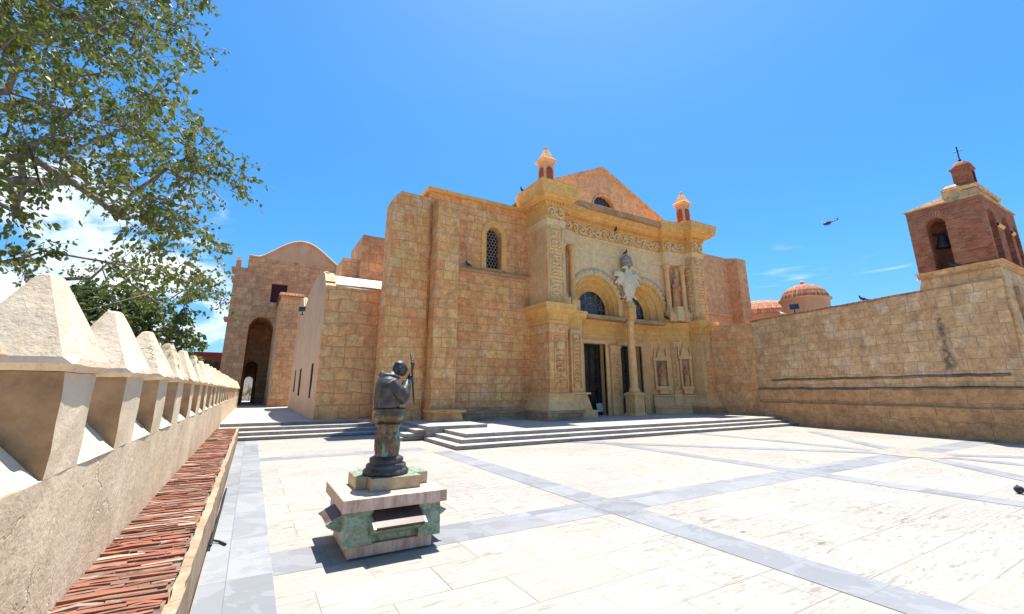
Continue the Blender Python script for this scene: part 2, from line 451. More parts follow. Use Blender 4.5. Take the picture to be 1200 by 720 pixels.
M['cable'] = plain('black_cable', (.012, .012, .013), .6)
M['bird'] = plain('dark_plumage', (.045, .047, .055), .8, 0, .5, 40)
M['bird_white'] = plain('white_plumage', (.62, .62, .62), .8)
M['heli'] = plain('dark_helicopter_paint', (.035, .05, .075), .5)
M['far_red'] = plain('dark_red_render', (.26, .05, .05), .85)

t = NT('leaded_glass')
M['glass'] = t.done(t.mix(t.rng(t.noise(t.pos(), 3, 4), .4, .6), (.022, .030, .042), (.05, .065, .085)), .16)
t.b.inputs['Specular IOR Level'].default_value = .5
t = NT('door_glass')
M['door_glass'] = t.done(t.mix(t.rng(t.noise(t.pos(), 2, 4), .4, .6), (.010, .012, .012), (.03, .034, .032)), .12)
t.b.inputs['Specular IOR Level'].default_value = .45

t = NT('bark')
p = t.pos()
c = t.mix(t.rng(t.noise(t.scale(p, (4, 4, 1)), 5, 6), .35, .65), (.15, .12, .10), (.34, .29, .25))
t.bump(t.noise(t.scale(p, (4, 4, 1)), 9, 5), .7, .02)
M['bark'] = t.done(c, .9)


def leaf_mat(name, stops):
    t = NT(name)
    g = t.n('ShaderNodeNewGeometry')
    ra = t.n('ShaderNodeValToRGB', {0: g.outputs['Random Per Island']})
    e = ra.color_ramp.elements
    e[0].color = (*stops[0], 1)
    e[1].color = (*stops[-1], 1)
    for i, s in enumerate(stops[1:-1]):
        x = e.new((i + 1) / (len(stops) - 1))
        x.color = (*s, 1)
    c = t.mix(t.math('MULTIPLY', t.rng(t.noise(g.outputs['Position'], .7, 3), .4, .62), .45), ra.outputs[0], stops[-1])
    t.done(c, .5)
    t.b.inputs['Specular IOR Level'].default_value = .25
    tr = t.n('ShaderNodeBsdfTranslucent', {'Color': t.mix(.5, c, (.16, .19, .02))})
    mx = t.n('ShaderNodeMixShader', {0: .32, 1: t.b.outputs[0], 2: tr.outputs[0]})
    t.t.links.new(mx.outputs[0], t.t.nodes['Material Output'].inputs[0])
    return t.m


M['leaf'] = leaf_mat('broad_leaves', [(.06, .10, .026), (.11, .16, .036), (.18, .22, .05), (.13, .19, .05), (.25, .25, .06)])
M['leaf_dark'] = leaf_mat('dense_leaves', [(.03, .06, .018), (.05, .095, .026), (.07, .115, .03), (.11, .145, .036)])


# ------------------------------------------------------------------ geometry helpers
class MB:
    def __init__(s):
        s.v, s.f = [], []

    def add(s, vs, fs):
        o = len(s.v)
        s.v += [tuple(q) for q in vs]
        s.f += [tuple(i + o for i in q) for q in fs]
        return s

    def box(s, x0, x1, y0, y1, z0, z1):
        return s.add([(x0, y0, z0), (x1, y0, z0), (x1, y1, z0), (x0, y1, z0), (x0, y0, z1), (x1, y0, z1), (x1, y1, z1), (x0, y1, z1)],
                     [(0, 3, 2, 1), (4, 5, 6, 7), (0, 1, 5, 4), (1, 2, 6, 5), (2, 3, 7, 6), (3, 0, 4, 7)])

    def frus(s, a, b, z0, z1):
        """a, b = (x0, x1, y0, y1) rectangles at z0 and z1"""
        q = lambda r, z: [(r[0], r[2], z), (r[1], r[2], z), (r[1], r[3], z), (r[0], r[3], z)]
        return s.add(q(a, z0) + q(b, z1), [(0, 3, 2, 1), (4, 5, 6, 7), (0, 1, 5, 4), (1, 2, 6, 5), (2, 3, 7, 6), (3, 0, 4, 7)])

    def prism(s, poly, z0, z1):
        n = len(poly)
        return s.add([(x, y, z0) for x, y in poly] + [(x, y, z1) for x, y in poly],
                     [tuple(range(n))[::-1], tuple(range(n, 2 * n))] + [(i, (i + 1) % n, n + (i + 1) % n, n + i) for i in range(n)])

    def slab_xz(s, poly, y0, y1):
        n = len(poly)
        return s.add([(x, y0, z) for x, z in poly] + [(x, y1, z) for x, z in poly],
                     [tuple(range(n)), tuple(range(n, 2 * n))[::-1]] + [(i, n + i, n + (i + 1) % n, (i + 1) % n) for i in range(n)])

    def slab_yz(s, poly, x0, x1):
        n = len(poly)
        return s.add([(x0, y, z) for y, z in poly] + [(x1, y, z) for y, z in poly],
                     [tuple(range(n)), tuple(range(n, 2 * n))[::-1]] + [(i, n + i, n + (i + 1) % n, (i + 1) % n) for i in range(n)])

    def lathe(s, cx, cy, prof, n=20, sx=1, sy=1, fold=None):
        vs, fs = [], []
        for r, z in prof:
            for k in range(n):
                a = 2 * math.pi * k / n
                q = r * (1 + (fold(a, z) if fold else 0))
                vs.append((cx + q * sx * math.cos(a), cy + q * sy * math.sin(a), z))
        for j in range(len(prof) - 1):
            for k in range(n):
                k2 = (k + 1) % n
                fs.append((j * n + k, j * n + k2, (j + 1) * n + k2, (j + 1) * n + k))
        fs.append(tuple(range(n))[::-1])
        fs.append(tuple(range((len(prof) - 1) * n, len(prof) * n)))
        return s.add(vs, fs)

    def tube(s, pts, rad, n=6):
        pts = [Vector(q) for q in pts]
        if isinstance(rad, (int, float)):
            rad = [rad] * len(pts)
        vs, fs = [], []
        up = Vector((.13, .27, .95))
        for i, q in enumerate(pts):
            d = (pts[min(i + 1, len(pts) - 1)] - pts[max(i - 1, 0)])
            d = d.normalized() if d.length > 1e-9 else Vector((0, 0, 1))
            a = d.cross(up)
            if a.length < .05:
                a = d.cross(Vector((1, 0, 0)))
            a.normalize()
            b = d.cross(a)
            for k in range(n):
                t_ = 2 * math.pi * k / n
                vs.append(q + (a * math.cos(t_) + b * math.sin(t_)) * rad[i])
        for j in range(len(pts) - 1):
            for k in range(n):
                k2 = (k + 1) % n
                fs.append((j * n + k, j * n + k2, (j + 1) * n + k2, (j + 1) * n + k))
        fs.append(tuple(range(n))[::-1])
        fs.append(tuple(range((len(pts) - 1) * n, len(pts) * n)))
        return s.add(vs, fs)

    def ball(s, c, r, n=10, m=6, rot=None):
        rx, ry, rz = (r, r, r) if isinstance(r, (int, float)) else r
        vs, fs = [], []
        c = Vector(c)
        for j in range(m + 1):
            ph = math.pi * j / m
            for k in range(n):
                a = 2 * math.pi * k / n
                q = Vector((rx * math.sin(ph) * math.cos(a), ry * math.sin(ph) * math.sin(a), -rz * math.cos(ph)))
                vs.append(c + (rot @ q if rot else q))
        for j in range(m):
            for k in range(n):
                k2 = (k + 1) % n
                fs.append((j * n + k, j * n + k2, (j + 1) * n + k2, (j + 1) * n + k))
        return s.add(vs, fs)

    def sweep(s, path, prof, side=1, closed=False):
        """mitred moulding: path = [(x, y)], prof = [(out, z)] going up; out is to the right of travel"""
        n = len(path)
        P = [Vector(q) for q in path]
        offs = []
        for i in range(n):
            ds = []
            if i > 0:
                ds.append((P[i] - P[i - 1]).normalized())
            if i < n - 1:
                ds.append((P[i + 1] - P[i]).normalized())
            ns = [Vector((d.y, -d.x)) * side for d in ds]
            if len(ns) == 1:
                offs.append(ns[0])
            else:
                m_ = (ns[0] + ns[1])
                offs.append(m_ / max(.35, m_.length_squared / 2))
        vs, fs = [], []
        k = len(prof)
        for i in range(n):
            for o, z in prof:
                q = P[i] + offs[i] * o
                vs.append((q.x, q.y, z))
        for i in range(n - 1):
            for j in range(k - 1):
                fs.append((i * k + j, (i + 1) * k + j, (i + 1) * k + j + 1, i * k + j + 1))
        return s.add(vs, fs)

    def build(s, name, mat, parent=None, rough=None, smooth=False, bevel=0, remesh=0, amp=.012):
        me = bpy.data.meshes.new(name)
        me.from_pydata(s.v, [], s.f)
        bm = bmesh.new()
        bm.from_mesh(me)
        if not remesh:
            bmesh.ops.recalc_face_normals(bm, faces=bm.faces)
        bm.normal_update()
        uvl = bm.loops.layers.uv.new('UVMap')
        for f in bm.faces:
            nn = f.normal
            if abs(nn.z) > .75:
                for l in f.loops:
                    l[uvl].uv = (l.vert.co.x, l.vert.co.y)
            else:
                h = math.hypot(nn.x, nn.y) or 1
                tx, ty = -nn.y / h, nn.x / h
                # snap the tangent so flush neighbours keep one masonry grid
                for l in f.loops:
                    co = l.vert.co
                    l[uvl].uv = (co.x * tx + co.y * ty, co.z / max(.5, math.sqrt(max(0, 1 - nn.z ** 2))))
        if rough:
            bmesh.ops.triangulate(bm, faces=[f for f in bm.faces if len(f.verts) > 4])
            for _ in range(7):
                es = [e_ for e_ in bm.edges if e_.calc_length() > rough * 1.6]
                if not es or len(bm.faces) > 60000:
                    break
                bmesh.ops.subdivide_edges(bm, edges=es, cuts=1, use_grid_fill=True)
            for v in bm.verts:
                q = v.co * 1.1
                v.co += amp * noise.noise_vector(q) * 1.2 + amp * .8 * noise.noise_vector(q * 4.3)
        bm.to_mesh(me)
        bm.free()
        if smooth or remesh:
            for pl in me.polygons:
                pl.use_smooth = True
        ob = bpy.data.objects.new(name, me)
        col.objects.link(ob)
        me.materials.append(mat)
        if remesh:
            md = ob.modifiers.new('remesh', 'REMESH')
            md.mode = 'VOXEL'
            md.voxel_size = remesh
            md.use_smooth_shade = True
            sm = ob.modifiers.new('smooth', 'SMOOTH')
            sm.iterations = 2
            sm.factor = .5
        if bevel:
            bv = ob.modifiers.new('bevel', 'BEVEL')
            bv.width = bevel
            bv.segments = 2
            bv.limit_method = 'ANGLE'
            bv.angle_limit = R(40)
        if parent is not None:
            ob.parent = parent
            root = parent
            while root.parent is not None:
                root = root.parent
            ob.matrix_parent_inverse = Matrix.Translation(-root.location)
            if parent is not root:
                ob.matrix_parent_inverse = Matrix.Identity(4)
                ob['_sub'] = 1
        return ob


def tag(o, label=None, cat=None, group=None, kind=None):
    if label:
        o['label'] = label
    if cat:
        o['category'] = cat
    if group:
        o['group'] = group
    if kind:
        o['kind'] = kind
    return o


def thing(name, label, cat, loc=(0, 0, 0), group=None):
    o = bpy.data.objects.new(name, None)
    o.empty_display_size = .2
    o.location = loc
    col.objects.link(o)
    return tag(o, label, cat, group)


def copy_tree(o, parent=None, loc=None):
    c = o.copy()
    col.objects.link(c)
    if parent is not None:
        c.parent = parent
    if loc is not None:
        c.location = loc
    for ch in [q for q in bpy.data.objects if q.parent == o]:
        copy_tree(ch, c)
    return c


def struct(name, mb, mat, **kw):
    return tag(mb.build(name, mat, **kw), kind='structure')


def sheet(x0, x1, y0, y1, z):
    return MB().add([(x0, y0, z), (x1, y0, z), (x1, y1, z), (x0, y1, z)], [(0, 1, 2, 3)])


# ================================================================== SETTING
struct('ground', sheet(-900, 900, -900, 900, -.35), M['ground'])
struct('plaza_pavement', MB().prism([(-.215, -70), (70, -70), (70, 3.9), (27, 3.9), (27, 22), (-.215, 22)], -.3, 0), M['travertine'])  # unseen stretches beside and behind the camera added to bounce light at the church
struct('street', sheet(-60, -1.5, -80, 120, -.34), M['grout'])

CX, CY = 15.85, 5.45                                                # the medallion the bands radiate from
bands = MB()
# marble strips: one sheet per strip, 4 mm steps between crossing strips
struct('side_band', sheet(-.21, .375, -70, 18.2, .0025), M['grey_marble'])
struct('cross_band', sheet(.38, 22.45, 5.11, 5.79, .0025), M['grey_marble2'])
struct('long_band', sheet(4.62, 5.16, -70, 12.36, .005), M['grey_marble2'])
struct('long_band', sheet(10.15, 10.62, -70, 13.0, .005), M['grey_marble2'])
struct('cross_band', sheet(.38, 4.61, 12.95, 13.55, .0025), M['grey_marble2'])


def ray_strip(ang, r0, r1, w, z):
    d = Vector((math.cos(R(ang)), math.sin(R(ang))))
    n_ = Vector((-d.y, d.x)) * w / 2
    c_ = Vector((CX, CY))
    q = [c_ + d * r0 - n_, c_ + d * r1 - n_, c_ + d * r1 + n_, c_ + d * r0 + n_]
    return MB().add([(p_.x, p_.y, z) for p_ in q], [(0, 1, 2, 3)])


for ang, r1 in ((45, 6.7), (90, 7.2), (132, 9.5), (-45, 7.5), (-90, 19), (-134, 14)):
    struct('diagonal_band', ray_strip(ang, .7, r1, .46, .0075), M['grey_marble2'])
disc = MB()
disc.add([(CX + .85 * math.cos(2 * math.pi * k / 32), CY + .85 * math.sin(2 * math.pi * k / 32), .010) for k in range(32)], [tuple(range(32))])
struct('paving_medallion', disc, plain('rose_paving_stone', (.33, .27, .225), .7, 0, .3, 5))

# ------------------------------------------------------------------ steps and terraces
st = thing('entrance_steps', 'three wide shallow marble steps and terrace in front of the church portal', 'steps', (14, 13, 0))
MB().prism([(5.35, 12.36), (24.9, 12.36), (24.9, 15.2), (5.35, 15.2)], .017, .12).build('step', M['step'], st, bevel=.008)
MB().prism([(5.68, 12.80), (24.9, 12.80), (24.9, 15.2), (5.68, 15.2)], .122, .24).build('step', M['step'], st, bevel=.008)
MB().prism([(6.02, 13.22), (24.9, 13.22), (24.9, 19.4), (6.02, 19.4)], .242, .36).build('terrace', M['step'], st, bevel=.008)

st = thing('terrace_steps', 'long flight of four grey steps at the foot of the low chapel', 'steps', (2, 19, 0))
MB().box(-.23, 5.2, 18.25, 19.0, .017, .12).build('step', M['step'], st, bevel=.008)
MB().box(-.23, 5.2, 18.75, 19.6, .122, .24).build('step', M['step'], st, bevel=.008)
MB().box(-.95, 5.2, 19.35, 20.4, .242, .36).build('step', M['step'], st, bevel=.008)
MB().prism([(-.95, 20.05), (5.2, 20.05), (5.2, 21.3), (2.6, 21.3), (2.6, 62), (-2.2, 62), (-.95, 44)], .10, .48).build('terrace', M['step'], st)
st = thing('side_steps', 'small corner flight of steps beside the buttress with a raised landing', 'steps', (6, 16, 0))
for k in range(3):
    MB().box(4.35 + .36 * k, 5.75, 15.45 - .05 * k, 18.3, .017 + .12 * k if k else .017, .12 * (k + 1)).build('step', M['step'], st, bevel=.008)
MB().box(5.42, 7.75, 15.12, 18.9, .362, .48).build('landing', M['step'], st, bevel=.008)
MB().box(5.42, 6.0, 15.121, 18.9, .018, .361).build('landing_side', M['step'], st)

# ================================================================== CHURCH
ch = thing('church', 'large golden sandstone church with double arched portal, gable and corner buttresses', 'church', (18.1, 19, .36))


def part(name, mb, mat, **kw):
    return mb.build(name, M[mat], ch, **kw)


# ---- left wing
WY = 18.9
b = MB().slab_xz([(4.62, .3), (6.4, .3), (6.4, 10.75), (4.95, 10.75), (4.62, 10.3)], 18.75, 19.9)
part('corner_block', b, 'ashlar_big', rough=.5, amp=.03)
b = MB()
wx0, wx1, wz0, wz1 = 9.50, 10.36, 7.72, 9.95                       # lancet window
wc, wr = (wx0 + wx1) / 2, (wx1 - wx0) / 2


def lancet(cx, r, z0, zt, n=9):
    """outline of a pointed-round window, from lower left up and over to lower right"""
    zs = zt - r * 1.15
    return [(cx - r, z0)] + [(cx - r * math.cos(math.pi * k / (n - 1)), zs + r * 1.15 * math.sin(math.pi * k / (n - 1))) for k in range(n)] + [(cx + r, z0)]


def wall_with_holes(x0, x1, z0, z1, y, y2, holes):
    """front sheet with arched openings and their reveals; holes = outlines running left to right"""
    m_ = MB()
    xs = sorted({x0, x1} | {q[0] for h in holes for q in h})
    def curve(h, x):
        for (xa, za), (xb, zb) in zip(h, h[1:]):
            if xb > xa and xa - 1e-9 <= x <= xb + 1e-9:
                return za + (zb - za) * (x - xa) / (xb - xa)
        return None
    for xa, xb in zip(xs, xs[1:]):
        mid = (xa + xb) / 2
        hh = [h for h in holes if h[0][0] < mid < h[-1][0]]
        if not hh:
            m_.add([(xa, y, z0), (xb, y, z0), (xb, y, z1), (xa, y, z1)], [(0, 1, 2, 3)])
        else:
            h = hh[0]
            za, zb, zl = curve(h, xa), curve(h, xb), h[0][1]
            m_.add([(xa, y, za), (xb, y, zb), (xb, y, z1), (xa, y, z1)], [(0, 1, 2, 3)])
            if zl > z0 + 1e-6:
                m_.add([(xa, y, z0), (xb, y, z0), (xb, y, zl), (xa, y, zl)], [(0, 1, 2, 3)])
    for h in holes:
        loop = h + ([(h[0][0], h[0][1])] if h[0][1] > z0 + 1e-6 else [])
        for (xa, za), (xb, zb) in zip(loop, loop[1:]):
            m_.add([(xa, y, za), (xb, y, zb), (xb, y2, zb), (xa, y2, za)], [(0, 1, 2, 3)])
    return m_


lo = lancet(wc, wr, wz0, wz1)
m_ = wall_with_holes(6.3, 12.0, .3, 11.15, WY, WY + .55, [lo])
m_.box(6.3, 12.0, WY + .56, 21.5, .3, 11.15)
m_.add([(6.3, WY, 11.15), (12, WY, 11.15), (12, WY + .57, 11.15), (6.3, WY + .57, 11.15)], [(0, 1, 2, 3)])
part('wing_wall', m_, 'ashlar', amp=.01)
part('parapet_coping', MB().box(6.25, 11.95, 18.72, 21.6, 11.152, 11.33), 'gold', rough=.35, amp=.02)
part('lower_wall', MB().box(7.5, 12.0, 18.74, 18.896, .3, 7.36), 'ashlar', rough=.6, amp=.014)
part('string_course', MB().sweep([(7.5, 18.75), (12.0, 18.75)], [(0, 7.3), (.09, 7.36), (.16, 7.44), (.16, 7.5), (0, 7.54), (-.16, 7.54)]), 'plinth')
part('wall_plinth', MB().sweep([(7.4, 18.74), (12.0, 18.74)], [(.30, .36), (.30, .66), (.36, .68), (.36, .76), (.12, .80), (0, .95)]), 'plinth')
win = MB()
o2, o3 = lancet(wc, wr + .30, wz0 - .12, wz1 + .34), lancet(wc, wr + .012, wz0, wz1 + .012)
for a_, b_, yy in ((o2, o3, WY - .06),):
    n_ = len(a_)
    win.add([(x, yy, z) for x, z in a_] + [(x, yy + .03, z) for x, z in b_] + [(x, WY + .02, z) for x, z in a_],
            [(i, i + 1, n_ + i + 1, n_ + i) for i in range(n_ - 1)] + [(i, 2 * n_ + i, 2 * n_ + i + 1, i + 1) for i in range(n_ - 1)])
wfr = part('window_surround', win, 'gold')
glz = MB().slab_xz(lo, WY + .42, WY + .46)
part('window_pane', glz, 'dark')
gr = MB()
hx = .105
for i in range(-6, 7):
    for j in range(0, 16):
        cx_ = wc + (i + (.5 if j % 2 else 0)) * hx * 1.73
        cz_ = wz0 + .05 + j * hx * 1.5
        for k in range(3):
            a0, a1 = R(90 + 60 * k), R(150 + 60 * k)
            pa = (cx_ + hx * math.cos(a0), cz_ + hx * math.sin(a0))
            pb = (cx_ + hx * math.cos(a1), cz_ + hx * math.sin(a1))
            zl = wz1 - wr * 1.15
            ok = all(abs(q[0] - wc) < wr and wz0 < q[1] < (wz1 if abs(q[0] - wc) < 1e-6 else zl + 1.15 * math.sqrt(max(0, wr ** 2 - (q[0] - wc) ** 2))) for q in (pa, pb))
            if ok:
                gr.tube([(pa[0], WY + .33, pa[1]), (pb[0], WY + .33, pb[1])], .017, 4)
part('window_grating', gr, 'grey_stone')
# buttresses
for x0, x1, ped in ((6.55, 7.65, 1), (29.55, 30.6, 0)):
    b = MB().add([(x0, 18.05, .3), (x1, 18.05, .3), (x1, 19.1, .3), (x0, 19.1, .3), (x0, 18.05, 10.38), (x1, 18.05, 10.38), (x1, 19.1, 10.6), (x0, 19.1, 10.6)],
                 [(0, 3, 2, 1), (4, 5, 6, 7), (0, 1, 5, 4), (1, 2, 6, 5), (2, 3, 7, 6), (3, 0, 4, 7)])
    if not ped:
        b.v = [(x, y, z + (.75 if z > 5 else 0)) for x, y, z in b.v]
    bt = part('buttress', b, 'ashlar_big' if ped else 'pink', rough=.45, amp=.02)
part('buttress_plinth', MB().frus((6.38, 7.72, 17.3, 18.2), (6.45, 7.66, 17.35, 18.2), .482, .82).box(6.3, 7.82, 17.2, 18.2, .822, .92), 'ashlar_big', rough=.3, amp=.015)
# ---- right wing
part('wing_wall', MB().box(24.1, 31.0, WY, 21.5, .3, 11.32), 'pink', rough=.7, amp=.02)
part('string_course', MB().sweep([(24.1, WY), (29.5, WY)], [(0, 6.8), (.12, 6.86), (.12, 7.0), (0, 7.05)]), 'pink')
part('nave_block', MB().box(8.0, 31.2, 21.5, 33, .3, 10.0), 'ashlar')

# ---- portal: piers
PL = [(11.95, 18.9), (11.95, 17), (13.05, 17), (13.05, 17.75)]
PR = [(23.1, 17.75), (23.1, 17), (24.15, 17), (24.15, 18.9)]


def pier(path, x0, x1):
    m1 = MB().box(x0, x1, 17, 19.2, .36, 5.0)
    part('pier_shaft', m1, 'ashlar_big' if x0 < 15 else 'carved', rough=.5, amp=.012)
    part('pier_foot', MB().sweep(path, [(.46, .36), (.46, .68), (.52, .70), (.52, .78), (.34, .80)]), 'plinth')
    part('pier_plinth', MB().sweep(path, [(.34, .80), (.30, .98), (.16, 1.18), (.12, 1.42), (.17, 1.46), (.17, 1.53), (.02, 1.60), (-.05, 1.60)]), 'carved')
    part('pier_upper_shaft', MB().box(x0 + .02, x1 - .02, 17.02, 19.2, 5.85, 10.2), 'carved', rough=.5, amp=.012)


pier(PL, 11.95, 13.05)
pier(PR, 23.1, 24.15)
# carved candelabra panels on the piers (relief joined to its panel)
def carve_panel(x0, x1, y, z0, z1, seed, face=-1, kind=0):
    rr = random.Random(seed)
    m_ = MB()
    w, h, cx = x1 - x0, z1 - z0, (x0 + x1) / 2
    fr = .045
    m_.box(x0, x1, y - .06, y + .03, z1 - fr, z1).box(x0, x1, y - .06, y + .03, z0, z0 + fr)
    m_.box(x0, x0 + fr, y - .06, y + .03, z0 + fr + .002, z1 - fr - .002).box(x1 - fr, x1, y - .06, y + .03, z0 + fr + .002, z1 - fr - .002)
    if kind == 0:                                                   # urn above, two dolphins-like scrolls, foot
        m_.ball((cx, y, z1 - .17 * h), (.36 * w, .15, .10 * h), 12, 8)
        m_.ball((cx, y, z1 - .07 * h), (.08 * w, .05, .03 * h))
        m_.ball((cx, y, z1 - .29 * h), (.24 * w, .12, .03 * h))
    nn = 3 if kind == 0 else max(2, int(h / .42))
    ztop = z1 - (.32 * h if kind == 0 else .06 * h)
    for i in range(nn):
        zc = ztop - (i + .5) * (ztop - z0 - .08 * h) / nn
        hh = (ztop - z0) / nn
        for sx in (-1, 1):
            pts = []
            for k in range(12):
                a = k / 11 * 4.6
                r = .17 * w * (1 - k / 15)
                pts.append((cx + sx * (.22 * w - r * math.cos(a)), y - .05, zc + r * 1.2 * math.sin(a) * (hh / w) * .8))
            m_.tube(pts, [.052 - .002 * k for k in range(12)], 5)
            m_.ball((cx + sx * .24 * w, y - .01, zc - .34 * hh), (.11 * w, .10, .12 * hh), 7, 5, Matrix.Rotation(sx * .6, 3, 'Y'))
        m_.ball((cx, y - .01, zc + .1 * hh), (.08 * w, .11, .28 * hh), 8, 6)
        m_.ball((cx + rr.uniform(-.05, .05), y - .01, zc - .3 * hh), (.15 * w, .11, .10 * hh), 8, 6)
    return m_


part('relief_panel', carve_panel(12.24, 12.98, 17, 1.75, 4.25, 1), 'carved', smooth=True)
part('relief_panel', carve_panel(23.3, 23.98, 17, 1.75, 4.25, 2), 'carved', smooth=True)
for x0, x1, xs in ((11.95, 13.05, 1), (23.1, 24.15, 5)):
    for i, (z0, z1) in enumerate(((6.0, 7.05), (7.2, 8.5), (8.65, 9.9))):
        part('relief_panel', carve_panel(x0 + .14, x1 - .14, 17.03, z0, z1, xs + i, kind=1), 'pale', smooth=True)
# the same relief on the right pier's left face
for i, (z0, z1) in enumerate(((6.0, 7.05), (7.2, 8.5), (8.65, 9.9))):
    m_ = carve_panel(17.08, 17.7, 0, z0, z1, 11 + i, kind=1)
    m_.v = [(23.125 + y, 34.78 - x, z) for x, y, z in m_.v]
    part('relief_panel', m_, 'pale', smooth=True)

# ---- portal: lower storey between the piers
LP = [(13.05, 17.75), (14.6, 17.9), (15.5, 19.0), (20.9, 19.0), (23.05, 17.75)]
DY = 19.0
DH = 4.28
D1, D2 = (15.62, 17.22), (18.36, 20.1)
lw = MB()
lw.box(17.22, 18.36, DY - .02, DY + .5, .36, DH)                     # centre pier
lw.box(20.1, 20.9, DY - .003, DY + .6, .36, DH)                      # right jamb
lw.box(15.45, 15.62, DY, DY + .6, .36, DH)
lw.box(15.3, 21.0, DY + .003, DY + .6, DH + .003, 5.7)               # lintel wall
part('door_wall', lw, 'carved')
part('splayed_wall', MB().prism([(20.9, 19.0), (23.05, 17.75), (23.4, 18.6), (21.5, 19.9)], .36, 5.7), 'carved')
sp = MB().prism([(13.05, 17.75), (14.6, 17.9), (15.5, 19.0), (15.0, 19.9), (12.6, 19.4)], .36, 5.7)
part('splayed_wall', sp, 'carved')
for (a_, b_) in (D1, D2):
    fr = MB()
    fr.box(a_ - .22, a_, DY - .10, DY + .12, .36, DH + .22).box(b_, b_ + .22, DY - .10, DY + .12, .36, DH + .22)
    fr.box(a_ + .002, b_ - .002, DY - .10, DY + .12, DH, DH + .22)
    part('door_frame', fr, 'carved')
cp = MB().box(17.5, 18.08, DY - .22, DY - .025, 1.35, 3.85).frus((17.5, 18.08, DY - .22, DY - .025), (17.38, 18.2, DY - .32, DY - .025), 3.852, 4.1).box(17.36, 18.22, DY - .34, DY - .025, 4.102, 4.2)
cp.frus((17.40, 18.18, DY - .32, DY - .025), (17.44, 18.14, DY - .28, DY - .025), .36, 1.25).box(17.38, 18.20, DY - .35, DY - .025, 1.252, 1.348)
part('centre_pilaster', cp, 'carved', bevel=.012)
part('relief_panel', carve_panel(17.58, 18.0, DY - .22, 1.5, 3.7, 21, kind=1), 'carved', smooth=True)
# entablature over the doors, following the concave wall
part('portal_cornice', MB().sweep(LP, [(0, 4.62), (.05, 4.66), (.05, 4.74), (.10, 4.78), (.08, 4.9), (.08, 5.22), (.13, 5.27), (.22, 5.36), (.33, 5.44), (.36, 5.58), (.42, 5.64), (.42, 5.74), (-.1, 5.80)]), 'gold')
LPL = [(13.05, 17.75), (14.6, 17.9), (15.42, 18.9)]
LPR = [(20.9, 19.0), (23.05, 17.75)]
for q in (LPL, LPR):
    part('portal_plinth', MB().sweep(q, [(.30, .36), (.30, .66), (.35, .68), (.35, .74), (.16, .80), (.10, 1.30), (.15, 1.36), (.15, 1.44), (0, 1.50)]), 'carved')
part('pier_cornice', MB().sweep(PL, [(0, 4.88), (.05, 4.92), (.05, 5.02), (.02, 5.05), (.02, 5.26), (.12, 5.34), (.24, 5.42), (.36, 5.54), (.36, 5.72), (.40, 5.76), (.40, 5.82), (-.12, 5.90)]), 'gold')
part('pier_cornice', MB().sweep(PR, [(0, 4.88), (.05, 4.92), (.05, 5.02), (.02, 5.05), (.02, 5.26), (.12, 5.34), (.24, 5.42), (.36, 5.54), (.36, 5.72), (.40, 5.76), (.40, 5.82), (-.12, 5.90)]), 'gold')
# left pilaster with pedestal
ps = MB().box(13.72, 14.45, 17.62, 18.3, 1.6, 4.75).frus((13.55, 14.85, 17.45, 18.4), (13.64, 14.62, 17.54, 18.4), .75, 1.5).box(13.5, 14.75, 17.42, 18.4, 1.502, 1.598).box(13.4, 15.0, 17.25, 18.5, .362, .748)
part('pilaster', ps, 'carved', bevel=.012)
part('relief_panel', carve_panel(13.84, 14.33, 17.62, 1.8, 4.5, 23, kind=1), 'carved', smooth=True)

# splay frame of reference: s along the right splay from (20.9, 19.0), outwards normal
sd_ = (Vector((23.05, 17.75)) - Vector((20.9, 19.0))).normalized()
sn_ = Vector((sd_.y, -sd_.x))


def on_splay(m_):
    """(s, out, z) -> world, for meshes drawn as (x, y, z) with y out of the wall negative"""
    m_.v = [(20.9 + sd_.x * x - sn_.x * y, 19.0 + sd_.y * x - sn_.y * y, z) for x, y, z in m_.v]
    return m_


def saint(cx, y, z0, h):
    m_ = MB()
    s = h / 1.55
    m_.lathe(cx, y, [(.20 * s, z0), (.22 * s, z0 + .1 * s), (.19 * s, z0 + .5 * s), (.18 * s, z0 + .85 * s), (.215 * s, z0 + 1.15 * s), (.12 * s, z0 + 1.27 * s), (.06 * s, z0 + 1.31 * s)], 20, 1, .75, lambda a, z: .07 * math.sin(7 * a) * (1 if z < z0 + s else .3))
    m_.ball((cx, y - .01, z0 + 1.42 * s), (.10 * s, .11 * s, .135 * s))
    m_.ball((cx, y - .11 * s, z0 + 1.40 * s), (.02 * s, .03 * s, .03 * s), 6, 4)
    for sx in (-1, 1):
        m_.tube([(cx + sx * .19 * s, y, z0 + 1.14 * s), (cx + sx * .26 * s, y - .05 * s, z0 + .88 * s), (cx + sx * .06 * s, y - .2 * s, z0 + .98 * s)], [.075 * s, .075 * s, .045 * s], 8)
    m_.box(cx - .1 * s, cx + .08 * s, y - .26 * s, y - .17 * s, z0 + .88 * s, z0 + 1.08 * s)
    return m_


